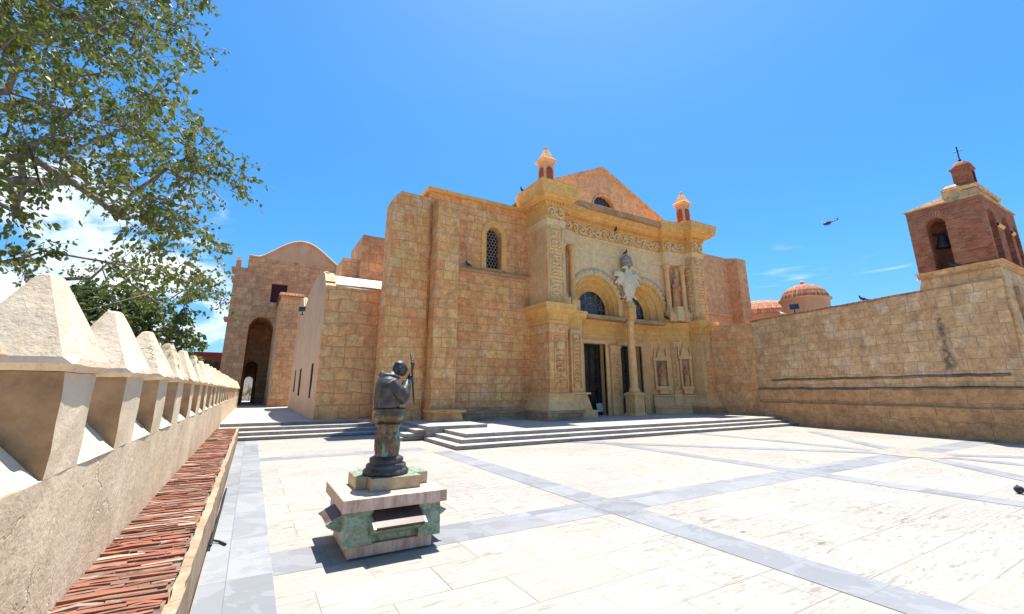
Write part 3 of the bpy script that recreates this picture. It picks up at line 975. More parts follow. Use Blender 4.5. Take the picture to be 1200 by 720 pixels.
for s0, s1, zt in ((.15, 1.05, 3.75), (1.72, 2.40, 3.85)):
    m_ = MB()
    c_ = (s0 + s1) / 2
    m_.box(s0, s0 + .12, -.16, .02, 1.95, zt - .3).box(s1 - .12, s1, -.16, .02, 1.95, zt - .3)
    m_.box(s0 - .06, s1 + .06, -.22, .02, zt - .298, zt - .12).box(s0 - .02, s1 + .02, -.3, .02, 1.74, 1.948)
    m_.box(c_ - .25, c_ + .25, -.25, .02, 1.5, 1.738)
    m_.frus((c_ - .3, c_ + .3, -.22, .02), (c_ - .12, c_ + .12, -.14, .02), zt - .118, zt + .35)
    m_.frus((c_ - .10, c_ + .10, -.14, .02), (c_ - .02, c_ + .02, -.08, .02), zt + .352, zt + .75)
    for sx in (-1, 1):
        m_.box(c_ + sx * .36 - .05, c_ + sx * .36 + .05, -.16, .02, zt - .118, zt + .45)
    part('niche', on_splay(m_), 'carved', bevel=.01)
    part('niche_back', on_splay(MB().box(s0 + .121, s1 - .121, -.012, .01, 1.95, zt - .3)), 'plinth')
    stt = on_splay(saint(c_, -.15, 1.96, 1.36 if s1 - s0 > .8 else 1.22))
    part('niche_statue', stt, 'carved', smooth=True, remesh=.022)
part('splay_pilaster', on_splay(MB().box(1.28, 1.62, -.12, .02, 1.5, 4.62).box(1.22, 1.68, -.18, .02, .8, 1.498)), 'carved', bevel=.01)
m_ = carve_panel(1.33, 1.57, -.12, 1.7, 4.45, 31, kind=1)
part('relief_panel', on_splay(m_), 'carved', smooth=True)

# doors: dark timber leaves with glazed panels, standing back in the openings
dr = MB().box(15.3, 21.0, DY + 1.6, DY + 1.7, .36, 4.6).box(15.2, 15.3, DY + .6, DY + 1.7, .36, 4.6).box(21.0, 21.1, DY + .6, DY + 1.7, .36, 4.6)
part('vestibule', dr, 'dark')
for (a_, b_) in (D1, D2):
    yq = DY + .40
    d_ = part('door', MB().box(a_, a_ + .09, yq, yq + .08, .36, DH).box(b_ - .09, b_, yq, yq + .08, .36, DH).box(a_ + .091, b_ - .091, yq, yq + .08, DH - .10, DH).box((a_ + b_) / 2 - .05, (a_ + b_) / 2 + .05, yq, yq + .08, .36, DH - .101)
              .box(a_ + .091, b_ - .091, yq + .01, yq + .07, 2.4, 2.5).box(a_ + .091, b_ - .091, yq + .01, yq + .07, .36, .62), 'door')
    MB().box(a_ + .05, b_ - .05, yq + .035, yq + .045, .40, DH - .05).build('door_pane', M['door_glass'], d_)

# ---- portal: upper storey with the two splayed arches
UY, UZ0, UZ1 = 18.2, 5.75, 10.25
AR, AZ = 1.66, 6.35
A1, A2 = 16.05, 19.85
L1, L2, LR_, LZ = 16.38, 19.52, 1.05, 6.25
NA = 25


def arch(cx, r, zs, z0, n=NA):
    return [(cx - r, z0)] + [(cx - r * math.cos(math.pi * k / (n - 1)), zs + r * math.sin(math.pi * k / (n - 1))) for k in range(n)] + [(cx + r, z0)]


h1, h2 = arch(A1, AR, AZ, UZ0), arch(A2, AR, AZ, UZ0)
up = MB()
xs = sorted({13.0, 23.15, 14.3, 21.6} | {q[0] for h in (h1, h2) for q in h})
def arch_z(x):
    for c_ in (A1, A2):
        if abs(x - c_) < AR - 1e-6:
            return AZ + math.sqrt(AR * AR - (x - c_) ** 2)
        if abs(abs(x - c_) - AR) < 1e-6:
            return AZ
    return None
def uyy(x):
    return UY - (.45 * max(0, (x - 21.6) / 1.55)) - (.35 * max(0, (14.3 - x) / 1.3))
for xa, xb in zip(xs, xs[1:]):
    mid = (xa + xb) / 2
    inside = any(abs(mid - c_) < AR for c_ in (A1, A2))
    za = arch_z(xa) if inside else UZ0
    zb = arch_z(xb) if inside else UZ0
    up.add([(xa, uyy(xa), za), (xb, uyy(xb), zb), (xb, uyy(xb), UZ1), (xa, uyy(xa), UZ1)], [(0, 1, 2, 3)])
part('upper_wall', up, 'pale')
it = MB()
for ca, cl in ((A1, L1), (A2, L2)):
    fo = arch(ca, AR, AZ, UZ0)
    bo = arch(cl, LR_, LZ, UZ0)
    n_ = len(fo)
    rings = 5
    vs_ = []
    for j in range(rings + 1):
        u = j / rings
        for (xa, za), (xb, zb) in zip(fo, bo):
            vs_.append((xa + (xb - xa) * u, UY + (DY + .05 - UY) * u, za + (zb - za) * u))
    it.add(vs_, [(j * n_ + i, j * n_ + i + 1, (j + 1) * n_ + i + 1, (j + 1) * n_ + i) for j in range(rings) for i in range(n_ - 1)])
part('arch_soffit', it, 'gold')
rb = MB()
for ca, cl in ((A1, L1), (A2, L2)):                                  # raised ribs and archivolts of the splayed vaults
    for u, w_, t_ in ((.0, .13, .06), (.34, .05, .035), (.68, .05, .035), (.97, .09, .05)):
        fo, bo = arch(ca, AR, AZ, UZ0), arch(cl, LR_, LZ, UZ0)
        pts = [(xa + (xb - xa) * u, UY - .03 + (DY + .05 - UY) * u, za + (zb - za) * u) for (xa, za), (xb, zb) in zip(fo, bo)]
        rb.tube(pts, t_, 6)
part('arch_rib', rb, 'gold', smooth=True)
ac = MB()
for ca in (A1, A2):                                                 # carved band round each arch
    ri, ro = AR + .05, AR + .42
    n_ = 30
    a_s = [R(14 + 152 * k / (n_ - 1)) for k in range(n_)]
    ac.add([(ca - ri * math.cos(a), UY - .05, AZ + ri * math.sin(a)) for a in a_s] + [(ca - ro * math.cos(a), UY - .05, AZ + ro * math.sin(a)) for a in a_s]
           + [(ca - ro * math.cos(a), UY + .01, AZ + ro * math.sin(a)) for a in a_s],
           [(i, i + 1, n_ + i + 1, n_ + i) for i in range(n_ - 1)] + [(n_ + i, n_ + i + 1, 2 * n_ + i + 1, 2 * n_ + i) for i in range(n_ - 1)])
    for k in range(15):
        a = R(20 + 140 * k / 14)
        rm = (ri + ro) / 2
        ac.ball((ca - rm * math.cos(a), UY - .05, AZ + rm * math.sin(a)), (.13, .05, .10), 7, 5)
        pts = [(ca - (rm + .12 * math.cos(q)) * math.cos(a + .05 * math.sin(q)), UY - .06, AZ + (rm + .12 * math.cos(q)) * math.sin(a + .05 * math.sin(q))) for q in [j * .7 for j in range(8)]]
        ac.tube(pts, .022, 4)
part('archivolt', ac, 'pale', smooth=True)
for cl in (L1, L2):
    n_ = 21
    lp = arch(cl, LR_ + .02, LZ, UZ0, n_)
    ln = part('lunette', MB().slab_xz(lp, DY + .10, DY + .14), 'glass')
    bars = MB()
    for k in range(-2, 3):
        x_ = cl + k * LR_ / 2.6
        bars.tube([(x_, DY + .085, UZ0), (x_, DY + .085, LZ + math.sqrt(max(0, LR_ ** 2 - (x_ - cl) ** 2)))], .014, 4)
    for rr in (.34, .66):
        bars.tube([(cl - LR_ * rr * math.cos(math.pi * k / 14), DY + .085, LZ + LR_ * rr * math.sin(math.pi * k / 14)) for k in range(15)], .013, 4)
    for k in range(1, 6):
        a = math.pi * k / 6
        bars.tube([(cl + .34 * LR_ * math.cos(a), DY + .083, LZ + .34 * LR_ * math.sin(a)), (cl + LR_ * math.cos(a), DY + .083, LZ + LR_ * math.sin(a))], .012, 4)
    bars.tube([(cl - LR_, DY + .082, LZ), (cl + LR_, DY + .082, LZ)], .016, 4)
    bars.build('glazing_bar', M['grey_stone'], ln)
part('portal_roof', MB().box(12.1, 24.0, 17.3, 21.4, 11.6, 11.9).box(12.4, 23.8, DY + .2, DY + .5, UZ0, 11.6), 'plinth')
part('arch_ledge', MB().box(14.6, 21.4, 18.0, DY + .2, 5.56, 5.74), 'plinth')

# upper niche bays with paired colonnettes
def colonnette(cx, cy, z0, z1, r):
    return MB().lathe(cx, cy, [(r * 1.7, z0), (r * 1.7, z0 + .10), (r * 1.3, z0 + .14), (r * 1.45, z0 + .2), (r, z0 + .27), (r * 1.04, z0 + .8), (r * .88, z1 - .42), (r * 1.1, z1 - .40), (r * .95, z1 - .36), (r * 1.25, z1 - .2), (r * 1.6, z1 - .08), (r * 1.7, z1)], 16)


for cx_, cy_ in ((21.72, 17.93), (22.78, 17.62), (14.22, 17.95), (13.36, 17.62)):
    part('colonnette', colonnette(cx_, cy_, 6.35, 9.4, .155), 'carved', smooth=True)
    part('colonnette_pedestal', MB().box(cx_ - .27, cx_ + .27, cy_ - .27, cy_ + .3, 5.8, 6.348), 'carved', bevel=.012)
for xa, xb in ((21.5, 23.05), (13.1, 14.45)):
    nb = MB()
    ya, yb = uyy(xa), uyy(xb)
    nb.add([(xa, ya - .42, 9.402), (xb, yb - .30, 9.402), (xb, yb, 9.402), (xa, ya, 9.402), (xa, ya - .42, 10.2), (xb, yb - .30, 10.2), (xb, yb, 10.2), (xa, ya, 10.2)],
           [(0, 3, 2, 1), (4, 5, 6, 7), (0, 1, 5, 4), (1, 2, 6, 5), (2, 3, 7, 6), (3, 0, 4, 7)])
    part('bay_entablature', nb, 'pale')
for xa, xb in ((21.98, 22.55), (13.6, 14.0)):
    part('bay_recess', MB().add([(xa, uyy(xa) - .012, 6.5), (xb, uyy(xb) - .012, 6.5), (xb, uyy(xb) - .012, 9.38), (xa, uyy(xa) - .012, 9.38)], [(0, 1, 2, 3)]), 'plinth')
part('niche_statue', saint(22.27, 17.8, 6.75, 1.85), 'carved', smooth=True, remesh=.024)
part('statue_pedestal', MB().box(22.0, 22.54, 17.55, 18.0, 5.85, 6.745), 'pale', bevel=.012)

# ---- great entablature, mitred round piers and wall
EP = [(11.95, 18.9), (11.95, 17), (13.05, 17), (13.05, 17.86), (14.3, 18.02), (14.3, 18.2), (21.5, 18.2), (21.5, 17.85), (23.1, 17.5), (23.1, 17), (24.15, 17), (24.15, 18.9)]
part('architrave', MB().sweep(EP, [(0, 9.9), (.03, 9.93), (.03, 10.05), (.06, 10.07), (.06, 10.19), (.09, 10.22), (.02, 10.26)]), 'pale')
part('frieze_ground', MB().sweep(EP, [(.02, 10.262), (.02, 10.95)]), 'gold')
def frieze_run(x0, x1, ya, yb, n_, seed):
    fz = MB()
    rr = random.Random(seed)
    for k in range(n_):
        u = (k + .5) / n_
        cx_, cy_ = x0 + (x1 - x0) * u, ya + (yb - ya) * u - .03
        w_ = abs(x1 - x0) / n_
        sg = 1 if k % 2 else -1
        pts, rad = [], []
        for j in range(20):
            a = j / 19 * 2.3 * math.pi * 1.25
            r = .27 * (1 - j / 23)
            pts.append((cx_ + r * math.cos(a + math.pi) * min(1, w_ / .62), cy_ - .05 - .002 * j, 10.61 + sg * r * math.sin(a + math.pi)))
            rad.append(.062 - .0018 * j)
        fz.tube(pts, rad, 6)
        for j in range(6):
            a = rr.uniform(0, 6.28)
            fz.ball((cx_ + .28 * math.cos(a) * min(1, w_ / .6), cy_, 10.61 + .27 * math.sin(a)), (.085, .11, .06), 7, 5, Matrix.Rotation(a, 3, 'Y'))
        fz.ball((cx_, cy_ - .03, 10.61), (.085, .12, .085), 7, 5)
    part('frieze_relief', fz, 'pale', smooth=True)
frieze_run(14.4, 21.45, 18.2, 18.2, 13, 1)
frieze_run(21.55, 23.05, 17.83, 17.52, 3, 2)
frieze_run(23.12, 24.12, 17, 17, 2, 3)
frieze_run(11.97, 13.02, 17, 17, 2, 4)
frieze_run(13.1, 14.25, 17.87, 18.0, 2, 5)
dn = MB().sweep(EP, [(.02, 10.952), (.10, 10.98), (.10, 11.02), (.13, 11.04), (.13, 11.16)])
for (xa, ya), (xb, yb) in zip(EP, EP[1:]):
    d = Vector((xb - xa, yb - ya))
    L_ = d.length
    if L_ < .4:
        continue
    d.normalize()
    nr = Vector((d.y, -d.x))
    for k in range(int(L_ / .17)):
        q = Vector((xa, ya)) + d * (k + .5) * L_ / int(L_ / .17)
        a = q - d * .05 + nr * .132
        b2 = q + d * .05 + nr * .132
        c2 = q + d * .05 + nr * .21
        e2 = q - d * .05 + nr * .21
        dn.prism([tuple(a), tuple(b2), tuple(c2), tuple(e2)], 11.04, 11.16)
part('dentil_band', dn, 'gold')
part('main_cornice', MB().sweep(EP, [(.10, 11.162), (.26, 11.19), (.34, 11.24), (.42, 11.26), (.46, 11.36), (.60, 11.42), (.66, 11.56), (.70, 11.90), (.74, 11.95), (.74, 12.02), (.30, 12.10), (-.6, 12.16)]), 'gold')
part('pier_top', MB().box(11.96, 13.04, 17.05, 19.4, 10.25, 12.1).box(23.12, 24.13, 17.05, 19.4, 10.25, 12.1).box(12.0, 24.1, 17.9, 19.4, 11.7, 12.12), 'gold')

# ---- gable
GY, GC = 19.45, 18.15
gz = lambda x: 15.85 - .475 * abs(x - GC)
gh = [(GC - .86 * math.cos(math.pi * k / 12), 13.02 + .88 * math.sin(math.pi * k / 12)) for k in range(13)]
g = MB()
xs = sorted({13.2, 24.05, GC} | {q[0] for q in gh})
for xa, xb in zip(xs, xs[1:]):
    mid = (xa + xb) / 2
    if abs(mid - GC) < .86:
        za = 13.02 + .88 * math.sqrt(max(0, 1 - ((xa - GC) / .86) ** 2))
        zb = 13.02 + .88 * math.sqrt(max(0, 1 - ((xb - GC) / .86) ** 2))
        g.add([(xa, GY, za), (xb, GY, zb), (xb, GY, gz(xb)), (xa, GY, gz(xa))], [(0, 1, 2, 3)])
        g.add([(xa, GY, 11.5), (xb, GY, 11.5), (xb, GY, 13.02), (xa, GY, 13.02)], [(0, 1, 2, 3)])
    else:
        g.add([(xa, GY, 11.5), (xb, GY, 11.5), (xb, GY, gz(xb)), (xa, GY, gz(xa))], [(0, 1, 2, 3)])
for (xa, za), (xb, zb) in zip(gh, gh[1:]):
    g.add([(xa, GY, za), (xb, GY, zb), (xb, GY + .35, zb), (xa, GY + .35, za)], [(0, 1, 2, 3)])
g.add([(gh[0][0], GY, 13.02), (gh[-1][0], GY, 13.02), (gh[-1][0], GY + .35, 13.02), (gh[0][0], GY + .35, 13.02)], [(0, 1, 2, 3)])
part('gable_wall', g, 'pink')
cpg = MB()
for sx in (-1, 1):
    pr_ = []
    for x_ in (GC, GC + (5.95 if sx > 0 else -4.9)):
        pr_ += [(x_, GY - .12, gz(x_) - .18), (x_, GY - .12, gz(x_) + .12), (x_, GY + .5, gz(x_) + .12), (x_, GY + .5, gz(x_) - .18)]
    cpg.add(pr_, [(0, 1, 5, 4), (1, 2, 6, 5), (2, 3, 7, 6), (3, 0, 4, 7), (4, 5, 6, 7)])
part('gable_coping', cpg, 'pink')
gw = part('gable_window', MB().slab_xz(gh, GY + .24, GY + .28), 'glass')
gb = MB()
for k in range(-2, 3):
    x_ = GC + k * .29
    gb.tube([(x_, GY + .225, 13.02), (x_, GY + .225, 13.02 + .88 * math.sqrt(max(0, 1 - ((x_ - GC) / .86) ** 2)))], .014, 4)
gb.build('glazing_bar', M['iron'], gw)
gs = MB()
pts = [(GC - .93 * math.cos(math.pi * k / 14), GY - .02, 13.02 + .95 * math.sin(math.pi * k / 14)) for k in range(15)]
gs.tube(pts, .07, 5)
part('window_surround', gs, 'pink', smooth=True)
rf = MB().add([(GC, GY + .5, 15.8), (GC - 4.9, GY + .5, 13.45), (GC - 4.9, 50, 13.45), (GC, 50, 15.8), (GC + 5.9, GY + .5, 12.95), (GC + 5.9, 50, 12.95)], [(0, 1, 2, 3), (0, 3, 5, 4)])
part('nave_roof', rf, 'roof')
part('clerestory', MB().box(13.3, 24.0, GY + .36, 49.9, 9.99, 12.9), 'ashlar')

# finials on the piers
for cx_, cy_ in ((12.5, 17.75), (23.62, 17.75)):
    f_ = part('finial', MB().frus((cx_ - .42, cx_ + .42, cy_ - .42, cy_ + .42), (cx_ - .36, cx_ + .36, cy_ - .36, cy_ + .36), 12.05, 12.4)
              .frus((cx_ - .34, cx_ + .34, cy_ - .34, cy_ + .34), (cx_ - .30, cx_ + .30, cy_ - .30, cy_ + .30), 12.402, 13.72)
              .frus((cx_ - .32, cx_ + .32, cy_ - .32, cy_ + .32), (cx_ - .47, cx_ + .47, cy_ - .47, cy_ + .47), 13.722, 13.9)
              .frus((cx_ - .47, cx_ + .47, cy_ - .47, cy_ + .47), (cx_ - .36, cx_ + .36, cy_ - .36, cy_ + .36), 13.902, 14.0)
              .frus((cx_ - .34, cx_ + .34, cy_ - .34, cy_ + .34), (cx_ - .10, cx_ + .10, cy_ - .10, cy_ + .10), 14.002, 14.62).ball((cx_, cy_, 14.72), .1), 'pink', bevel=.015)
    fp = MB()
    for ax in (0, 1):
        o_ = [(-.2, 12.6), (.2, 12.6), (.2, 13.25)] + [(.2 * math.cos(math.pi * k / 8), 13.25 + .22 * math.sin(math.pi * k / 8)) for k in range(1, 8)] + [(-.2, 13.25)]
        if ax == 0:
            fp.slab_xz([(cx_ + a, z) for a, z in o_], cy_ - .345, cy_ - .30)
        else:
            fp.slab_yz([(cy_ + a, z) for a, z in o_], cx_ - .345, cx_ - .30)
            fp.slab_yz([(cy_ + a, z) for a, z in o_], cx_ + .30, cx_ + .345)
    fp.build('finial_panel', M['red_panel'], f_)

# ---- central column and the two-headed eagle
QX, QY = 18.32, 17.98
part('column_pedestal', MB().frus((QX - .46, QX + .46, QY - .46, QY + .46), (QX - .36, QX + .36, QY - .36, QY + .36), .362, .55).box(QX - .36, QX + .36, QY - .36, QY + .36, .552, 1.35)
     .frus((QX - .36, QX + .36, QY - .36, QY + .36), (QX - .46, QX + .46, QY - .46, QY + .46), 1.352, 1.46).frus((QX - .46, QX + .46, QY - .46, QY + .46), (QX - .3, QX + .3, QY - .3, QY + .3), 1.462, 1.6), 'carved', bevel=.012)
part('column_shaft', MB().lathe(QX, QY, [(.31, 1.602), (.32, 1.68), (.27, 1.72), (.29, 1.78), (.225, 1.86), (.225, 2.8), (.19, 5.25), (.225, 5.28), (.19, 5.34), (.21, 5.42), (.27, 5.6)], 24), 'carved', smooth=True)
part('column_capital', MB().frus((QX - .2, QX + .2, QY - .2, QY + .4), (QX - .3, QX + .3, QY - .3, QY + .4), 5.602, 5.8).box(QX - .27, QX + .27, QY - .27, QY + .3, 5.802, 6.35).frus((QX - .3, QX + .3, QY - .3, QY + .3), (QX - .18, QX + .18, QY - .18, QY + .3), 6.352, 6.7), 'gold', bevel=.012)
eg = MB()
ey = QY - .02
ez = 8.15
eg.ball((QX + .02, ey - .06, ez - .45), (.50, .25, .84), 14, 10)                     # breast shield
eg.ball((QX + .02, ey - .16, ez - .30), (.44, .16, .60), 12, 8)
for sx in (-1, 1):
    for k in range(7):                                              # wing feathers
        a = R(-60 + 22 * k)
        L_ = (.62, .78, .92, 1.0, 1.02, .95, .8)[k]
        r0 = Vector((QX + sx * .28, ey, ez + .06 - .05 * k + .18))
        r1 = r0 + Vector((sx * math.cos(a) * L_ * .78, .02, math.sin(a) * L_ * .62 - (.42 if k < 3 else .12)))
        eg.tube([r0, (r0 + r1) / 2 + Vector((0, -.03, .04)), r1], [.12, .12, .06], 8)
    eg.tube([(QX + sx * .14, ey - .04, ez + .1), (QX + sx * .10, ey - .1, ez + .42), (QX + sx * .2, ey - .14, ez + .62), (QX + sx * .36, ey - .14, ez + .55)], [.16, .12, .12, .09], 8)
    eg.tube([(QX + sx * .36, ey - .14, ez + .56), (QX + sx * .50, ey - .16, ez + .50), (QX + sx * .48, ey - .16, ez + .38)], [.075, .05, .02], 7)
    eg.tube([(QX + sx * .2, ey - .02, ez - 1.0), (QX + sx * .42, ey - .1, ez - 1.22), (QX + sx * .5, ey - .14, ez - 1.3)], [.1, .07, .04], 7)
for k in range(5):
    eg.tube([(QX, ey, ez - 1.0), (QX + (k - 2) * .12, ey - .04, ez - 1.5)], [.12, .06], 7)
part('eagle_emblem', eg, 'white_stone', remesh=.026)
cw = MB().ball((QX, ey - .02, ez + 1.0), (.36, .28, .36), 14, 9).lathe(QX, ey - .02, [(.30, ez + .68), (.37, ez + .70), (.38, ez + .80), (.34, ez + .84)], 16)
cw.ball((QX, ey - .02, ez + 1.38), (.07, .07, .08))
part('eagle_crown', cw, 'grey_stone', remesh=.03)

# ================================================================== CHAPEL on the left
cp_ = thing('chapel', 'low rubble stone chapel with whitish barrel roof left of the church', 'chapel', (3.5, 22, .48))
prof = [(21.0, .3), (21.0, 6.36), (21.15, 6.42), (21.6, 6.75)]
for k in range(15):
    a = math.pi * (k + 1) / 16
    prof.append((26.2 - 4.9 * math.cos(a), 6.35 + 1.45 * math.sin(a) ** .9))
prof += [(31.2, 6.55), (31.9, 6.55), (32.1, 7.3), (33.2, 8.0), (34.3, 8.2), (35.4, 7.95), (36.4, 7.3), (36.6, .3)]
MB().slab_yz(prof, 2.40, 2.85).build('side_wall', M['ochre'], cp_, rough=.5, amp=.02)
MB().box(2.40, 5.2, 20.8, 21.0, .3, 6.36).build('front_wall', M['rubble'], cp_, rough=.4, amp=.03)
MB().slab_yz([(y + (.15 if i == 1 else 0), z - .10) for i, (y, z) in enumerate(prof)], 2.86, 6.2).build('barrel_roof', M['roof'], cp_, rough=.8, amp=.02)
rim = [(2.55, y, z + .02) for y, z in prof[3:-2]]
MB().tube(rim[3:], .06, 6).build('roof_rim', M['ochre'], cp_, smooth=True)
for (y0, y1, z0, z1) in ((22.9, 23.45, 1.35, 2.95), (28.7, 29.5, 1.4, 2.95), (32.3, 33.0, 1.6, 3.0)):
    MB().box(2.375, 2.45, y0, y1, z0, z1).build('slit_window', M['dark'], cp_)
ub = thing('transept_buttresses', 'two dark stone buttress blocks rising above the whitish chapel roof', 'buttress', (4.6, 24, 7))
MB().box(3.42, 4.32, 24.0, 26, 6.6, 8.68).build('buttress', M['gate'], ub, rough=.5, amp=.03)
MB().box(4.30, 6.2, 23.6, 27, 6.6, 10.02).build('buttress', M['gate'], ub, rough=.5, amp=.03)

pb = thing('stone_pier', 'square stone pier with tiled eave between the chapel and the arched gatehouse', 'pier', (1.8, 39, .48))
MB().box(1.18, 2.75, 39.0, 44.0, .3, 9.15).build('pier_body', M['gate'], pb, rough=.6, amp=.04)
MB().frus((1.0, 2.9, 38.75, 44), (1.1, 2.8, 38.9, 44), 9.152, 9.42).build('tiled_eave', M['tile'], pb)
MB().box(1.15, 1.178, 39.3, 44.0, .48, 8.9).build('plaster_face', M['ochre'], pb)

# ================================================================== GATEHOUSE with the passage
gt = thing('gatehouse', 'tall brown stone gatehouse with curved gable and a dark arched passage', 'gatehouse', (1, 44, .48))
AL, ARR, AS, AT = -.88, 1.02, 7.2, 8.0
ao = [(AL, .3), (AL, AS), (AL + .25, AS + .5), (AL + .6, AT), (ARR - .6, AT), (ARR - .25, AS + .5), (ARR, AS), (ARR, .3)]
outline = [(-2.5, .3), (-2.5, 12.3), (-1.6, 12.3), (-1.6, 13.35), (8.5, 13.35), (8.5, .3)]
m_ = MB()
wxs = sorted({-2.5, -1.6, 8.5, .47, 1.75} | {q[0] for q in ao})
def ao_z(x):
    for (xa, za), (xb, zb) in zip(ao, ao[1:]):
        if xb > xa and xa <= x <= xb:
            return za + (zb - za) * (x - xa) / (xb - xa)
for xa, xb in zip(wxs, wxs[1:]):
    mid = (xa + xb) / 2
    zt = 12.3 if mid < -1.6 else 13.35
    segs = []
    lo_a = lo_b = .3
    if AL < mid < ARR:
        lo_a, lo_b = ao_z(xa + 1e-7), ao_z(xb - 1e-7)
    if .47 < mid < 1.75:
        segs = [(lo_a, lo_b, 9.4), (11.12, 11.12, zt)]
    else:
        segs = [(lo_a, lo_b, zt)]
    for a_, b_, c_ in segs:
        m_.add([(xa, 44, a_), (xb, 44, b_), (xb, 44, c_), (xa, 44, c_)], [(0, 1, 2, 3)])
for (xa, za), (xb, zb) in zip(ao, ao[1:]):
    m_.add([(xa, 44, za), (xb, 44, zb), (xb, 49, zb), (xa, 49, za)], [(0, 1, 2, 3)])
m_.add([(-2.5, 44, .3), (-2.5, 58, .3), (-2.5, 58, 12.3), (-2.5, 44, 12.3)], [(0, 1, 2, 3)])
m_.add([(-2.5, 44, 12.3), (-1.6, 44, 12.3), (-1.6, 58, 12.3), (-2.5, 58, 12.3)], [(0, 1, 2, 3)])
m_.add([(-1.6, 44, 12.3), (-1.6, 58, 12.3), (-1.6, 58, 13.35), (-1.6, 44, 13.35)], [(0, 1, 2, 3)])
m_.add([(-1.6, 44, 13.35), (8.5, 44, 13.35), (8.5, 58, 13.35), (-1.6, 58, 13.35)], [(0, 1, 2, 3)])
m_.build('front_wall', M['gate'], gt)
# inner walls of the passage with two smaller arches
def arch_wall(y, y2, x0, x1, z1, cx, r, zs):
    h = [(cx - r, .3)] + [(cx - r * math.cos(math.pi * k / 10), zs + r * math.sin(math.pi * k / 10)) for k in range(11)] + [(cx + r, .3)]
    return wall_with_holes(x0, x1, .3, z1, y, y2, [h])
arch_wall(49, 53, AL - .2, ARR + .3, AT + .3, -.27, .52, 3.9).build('inner_arch', M['gate'], gt)
arch_wall(53, 57.5, AL - .4, ARR + .3, 6, -.42, .40, 2.75).build('inner_arch', M['gate'], gt)
bell_c = [(2.65 + 3.45 * (k / 10 - 1), 13.352 + 2.0 * math.cos(math.pi / 2 * (k / 10 - 1)) ** 1.35) for k in range(21)]
MB().slab_xz(bell_c, 44.03, 45.2).build('curved_gable', M['ochre'], gt)
MB().tube([(-1.6, 43.96, 13.42)] + [(x, 43.96, z + .06) for x, z in bell_c] + [(8.5, 43.96, 13.42)], .11, 6).build('gable_moulding', M['ochre'], gt, smooth=True)
MB().slab_xz([(.47, 9.4), (1.75, 9.4), (1.75, 11.12), (.47, 11.12)], 44.2, 44.3).build('window_shutter', M['shutter'], gt)
MB().box(.35, 1.87, 43.9, 44.19, 11.13, 11.32).build('window_lintel', M['gate'], gt)
for z, o in ((7.6, .3), (11.2, .2), (12.05, .28)):
    MB().box(-2.5 - o, -2.3, 43.9, 46, z, z + .22).build('corner_moulding', M['gate'], gt)
cb = MB()
cb.box(-2.5, -2.1, 44.02, 44.6, 12.31, 12.9).frus((-2.5, -2.1, 44.02, 44.6), (-2.35, -2.25, 44.2, 44.4), 12.91, 13.4)
cb.build('corner_finial', M['gate'], gt)
struct('far_terrace', sheet(-30, 30, 58, 110, -.2), plain('sunlit_far_paving', (.45, .40, .33), .9))

# ================================================================== BOUNDARY WALL on the right
wx = lambda y: 22.23 + (y - 4.59) * .2132
bw = thing('boundary_wall', 'long weathered limestone courtyard wall with two dark string courses', 'wall', (23, 9, 0))
def wall_run(y0, y1, out, th, z0, z1):
    m_ = MB()
    return m_.prism([(wx(y0) - out, y0), (wx(y0) + th, y0), (wx(y1) + th, y1), (wx(y1) - out, y1)], z0, z1)
wall_run(4.1, 14.5, 0, .9, 1.78, 5.5).build('wall_face', M['wall'], bw, rough=.35, amp=.03)
wall_run(4.0, 14.5, .10, .9, 1.0, 1.779).build('wall_dado', M['wall_low'], bw, rough=.4, amp=.02)
wall_run(4.0, 14.5, .26, .9, -.1, .999).build('wall_footing', M['wall_low'], bw, rough=.3, amp=.05)
pth = [(wx(14.45), 14.45), (wx(4.0), 4.0)]
t_dark = stone('blackened_string_course', (.15, .12, .095), (.34, .27, .19), (.12, .09, .07), .9, .5, .01, .05, (.12, .10, .085), .8, grime_a=.95, bump=.7, tone=(1, 1, 1), con=.9)
MB().sweep(pth, [(0, 1.72), (.12, 1.735), (.13, 1.79), (0, 1.84)]).build('string_course', t_dark, bw, rough=.2, amp=.03)
MB().sweep([(wx(13.6), 13.6), (wx(4.45), 4.45)], [(0, 2.18), (.06, 2.195), (.06, 2.25), (0, 2.29)]).build('string_course', t_dark, bw, rough=.2, amp=.03)
MB().sweep(pth, [(.10, .98), (.30, .99), (.28, 1.06), (.10, 1.12)]).build('footing_moulding', M['wall_low'], bw, rough=.3, amp=.03)
wall_run(6.4, 14.5, .05, .95, 5.502, 5.58).build('wall_coping', M['tile'], bw, rough=.4, amp=.02)
MB().prism([(24.05, 16.95), (24.46, 14.35), (25.4, 14.5), (25.2, 17.2)], -.1, 5.52).build('return_wall', M['return'], bw, rough=.4, amp=.03)

# ================================================================== BELL TOWER
bt = thing('bell_tower', 'red brick bell tower with arched openings on a stone base above the courtyard wall', 'tower', (24, 5, 0))
TX0, TX1, TY0, TY1 = 22.28, 26.4, 4.08, 6.25
MB().add([(22.06, 3.92, 1.8), (30.2, 3.92, 1.8), (30.2, 9.0, 1.8), (23.2, 7.5, 1.8), (22.26, 4.06, 6.05), (30.2, 4.06, 6.05), (30.2, 7.5, 6.05), (22.62, 6.3, 6.05)],
         [(0, 3, 2, 1), (4, 5, 6, 7), (0, 1, 5, 4), (1, 2, 6, 5), (2, 3, 7, 6), (3, 0, 4, 7)]).build('tower_base', M['wall'], bt, rough=.5, amp=.015)
MB().box(23.0, 23.5, 3.9, 4.2, 2.2, 5.3).build('base_recess', M['plinth'], bt)
MB().sweep([(22.42, 6.4), (22.22, 4.03), (30.2, 4.03)], [(0, 5.95), (.06, 6.0), (.10, 6.05), (.10, 6.14), (-.1, 6.2)], side=-1).build('base_moulding', M['wall'], bt, rough=.15, amp=.012)
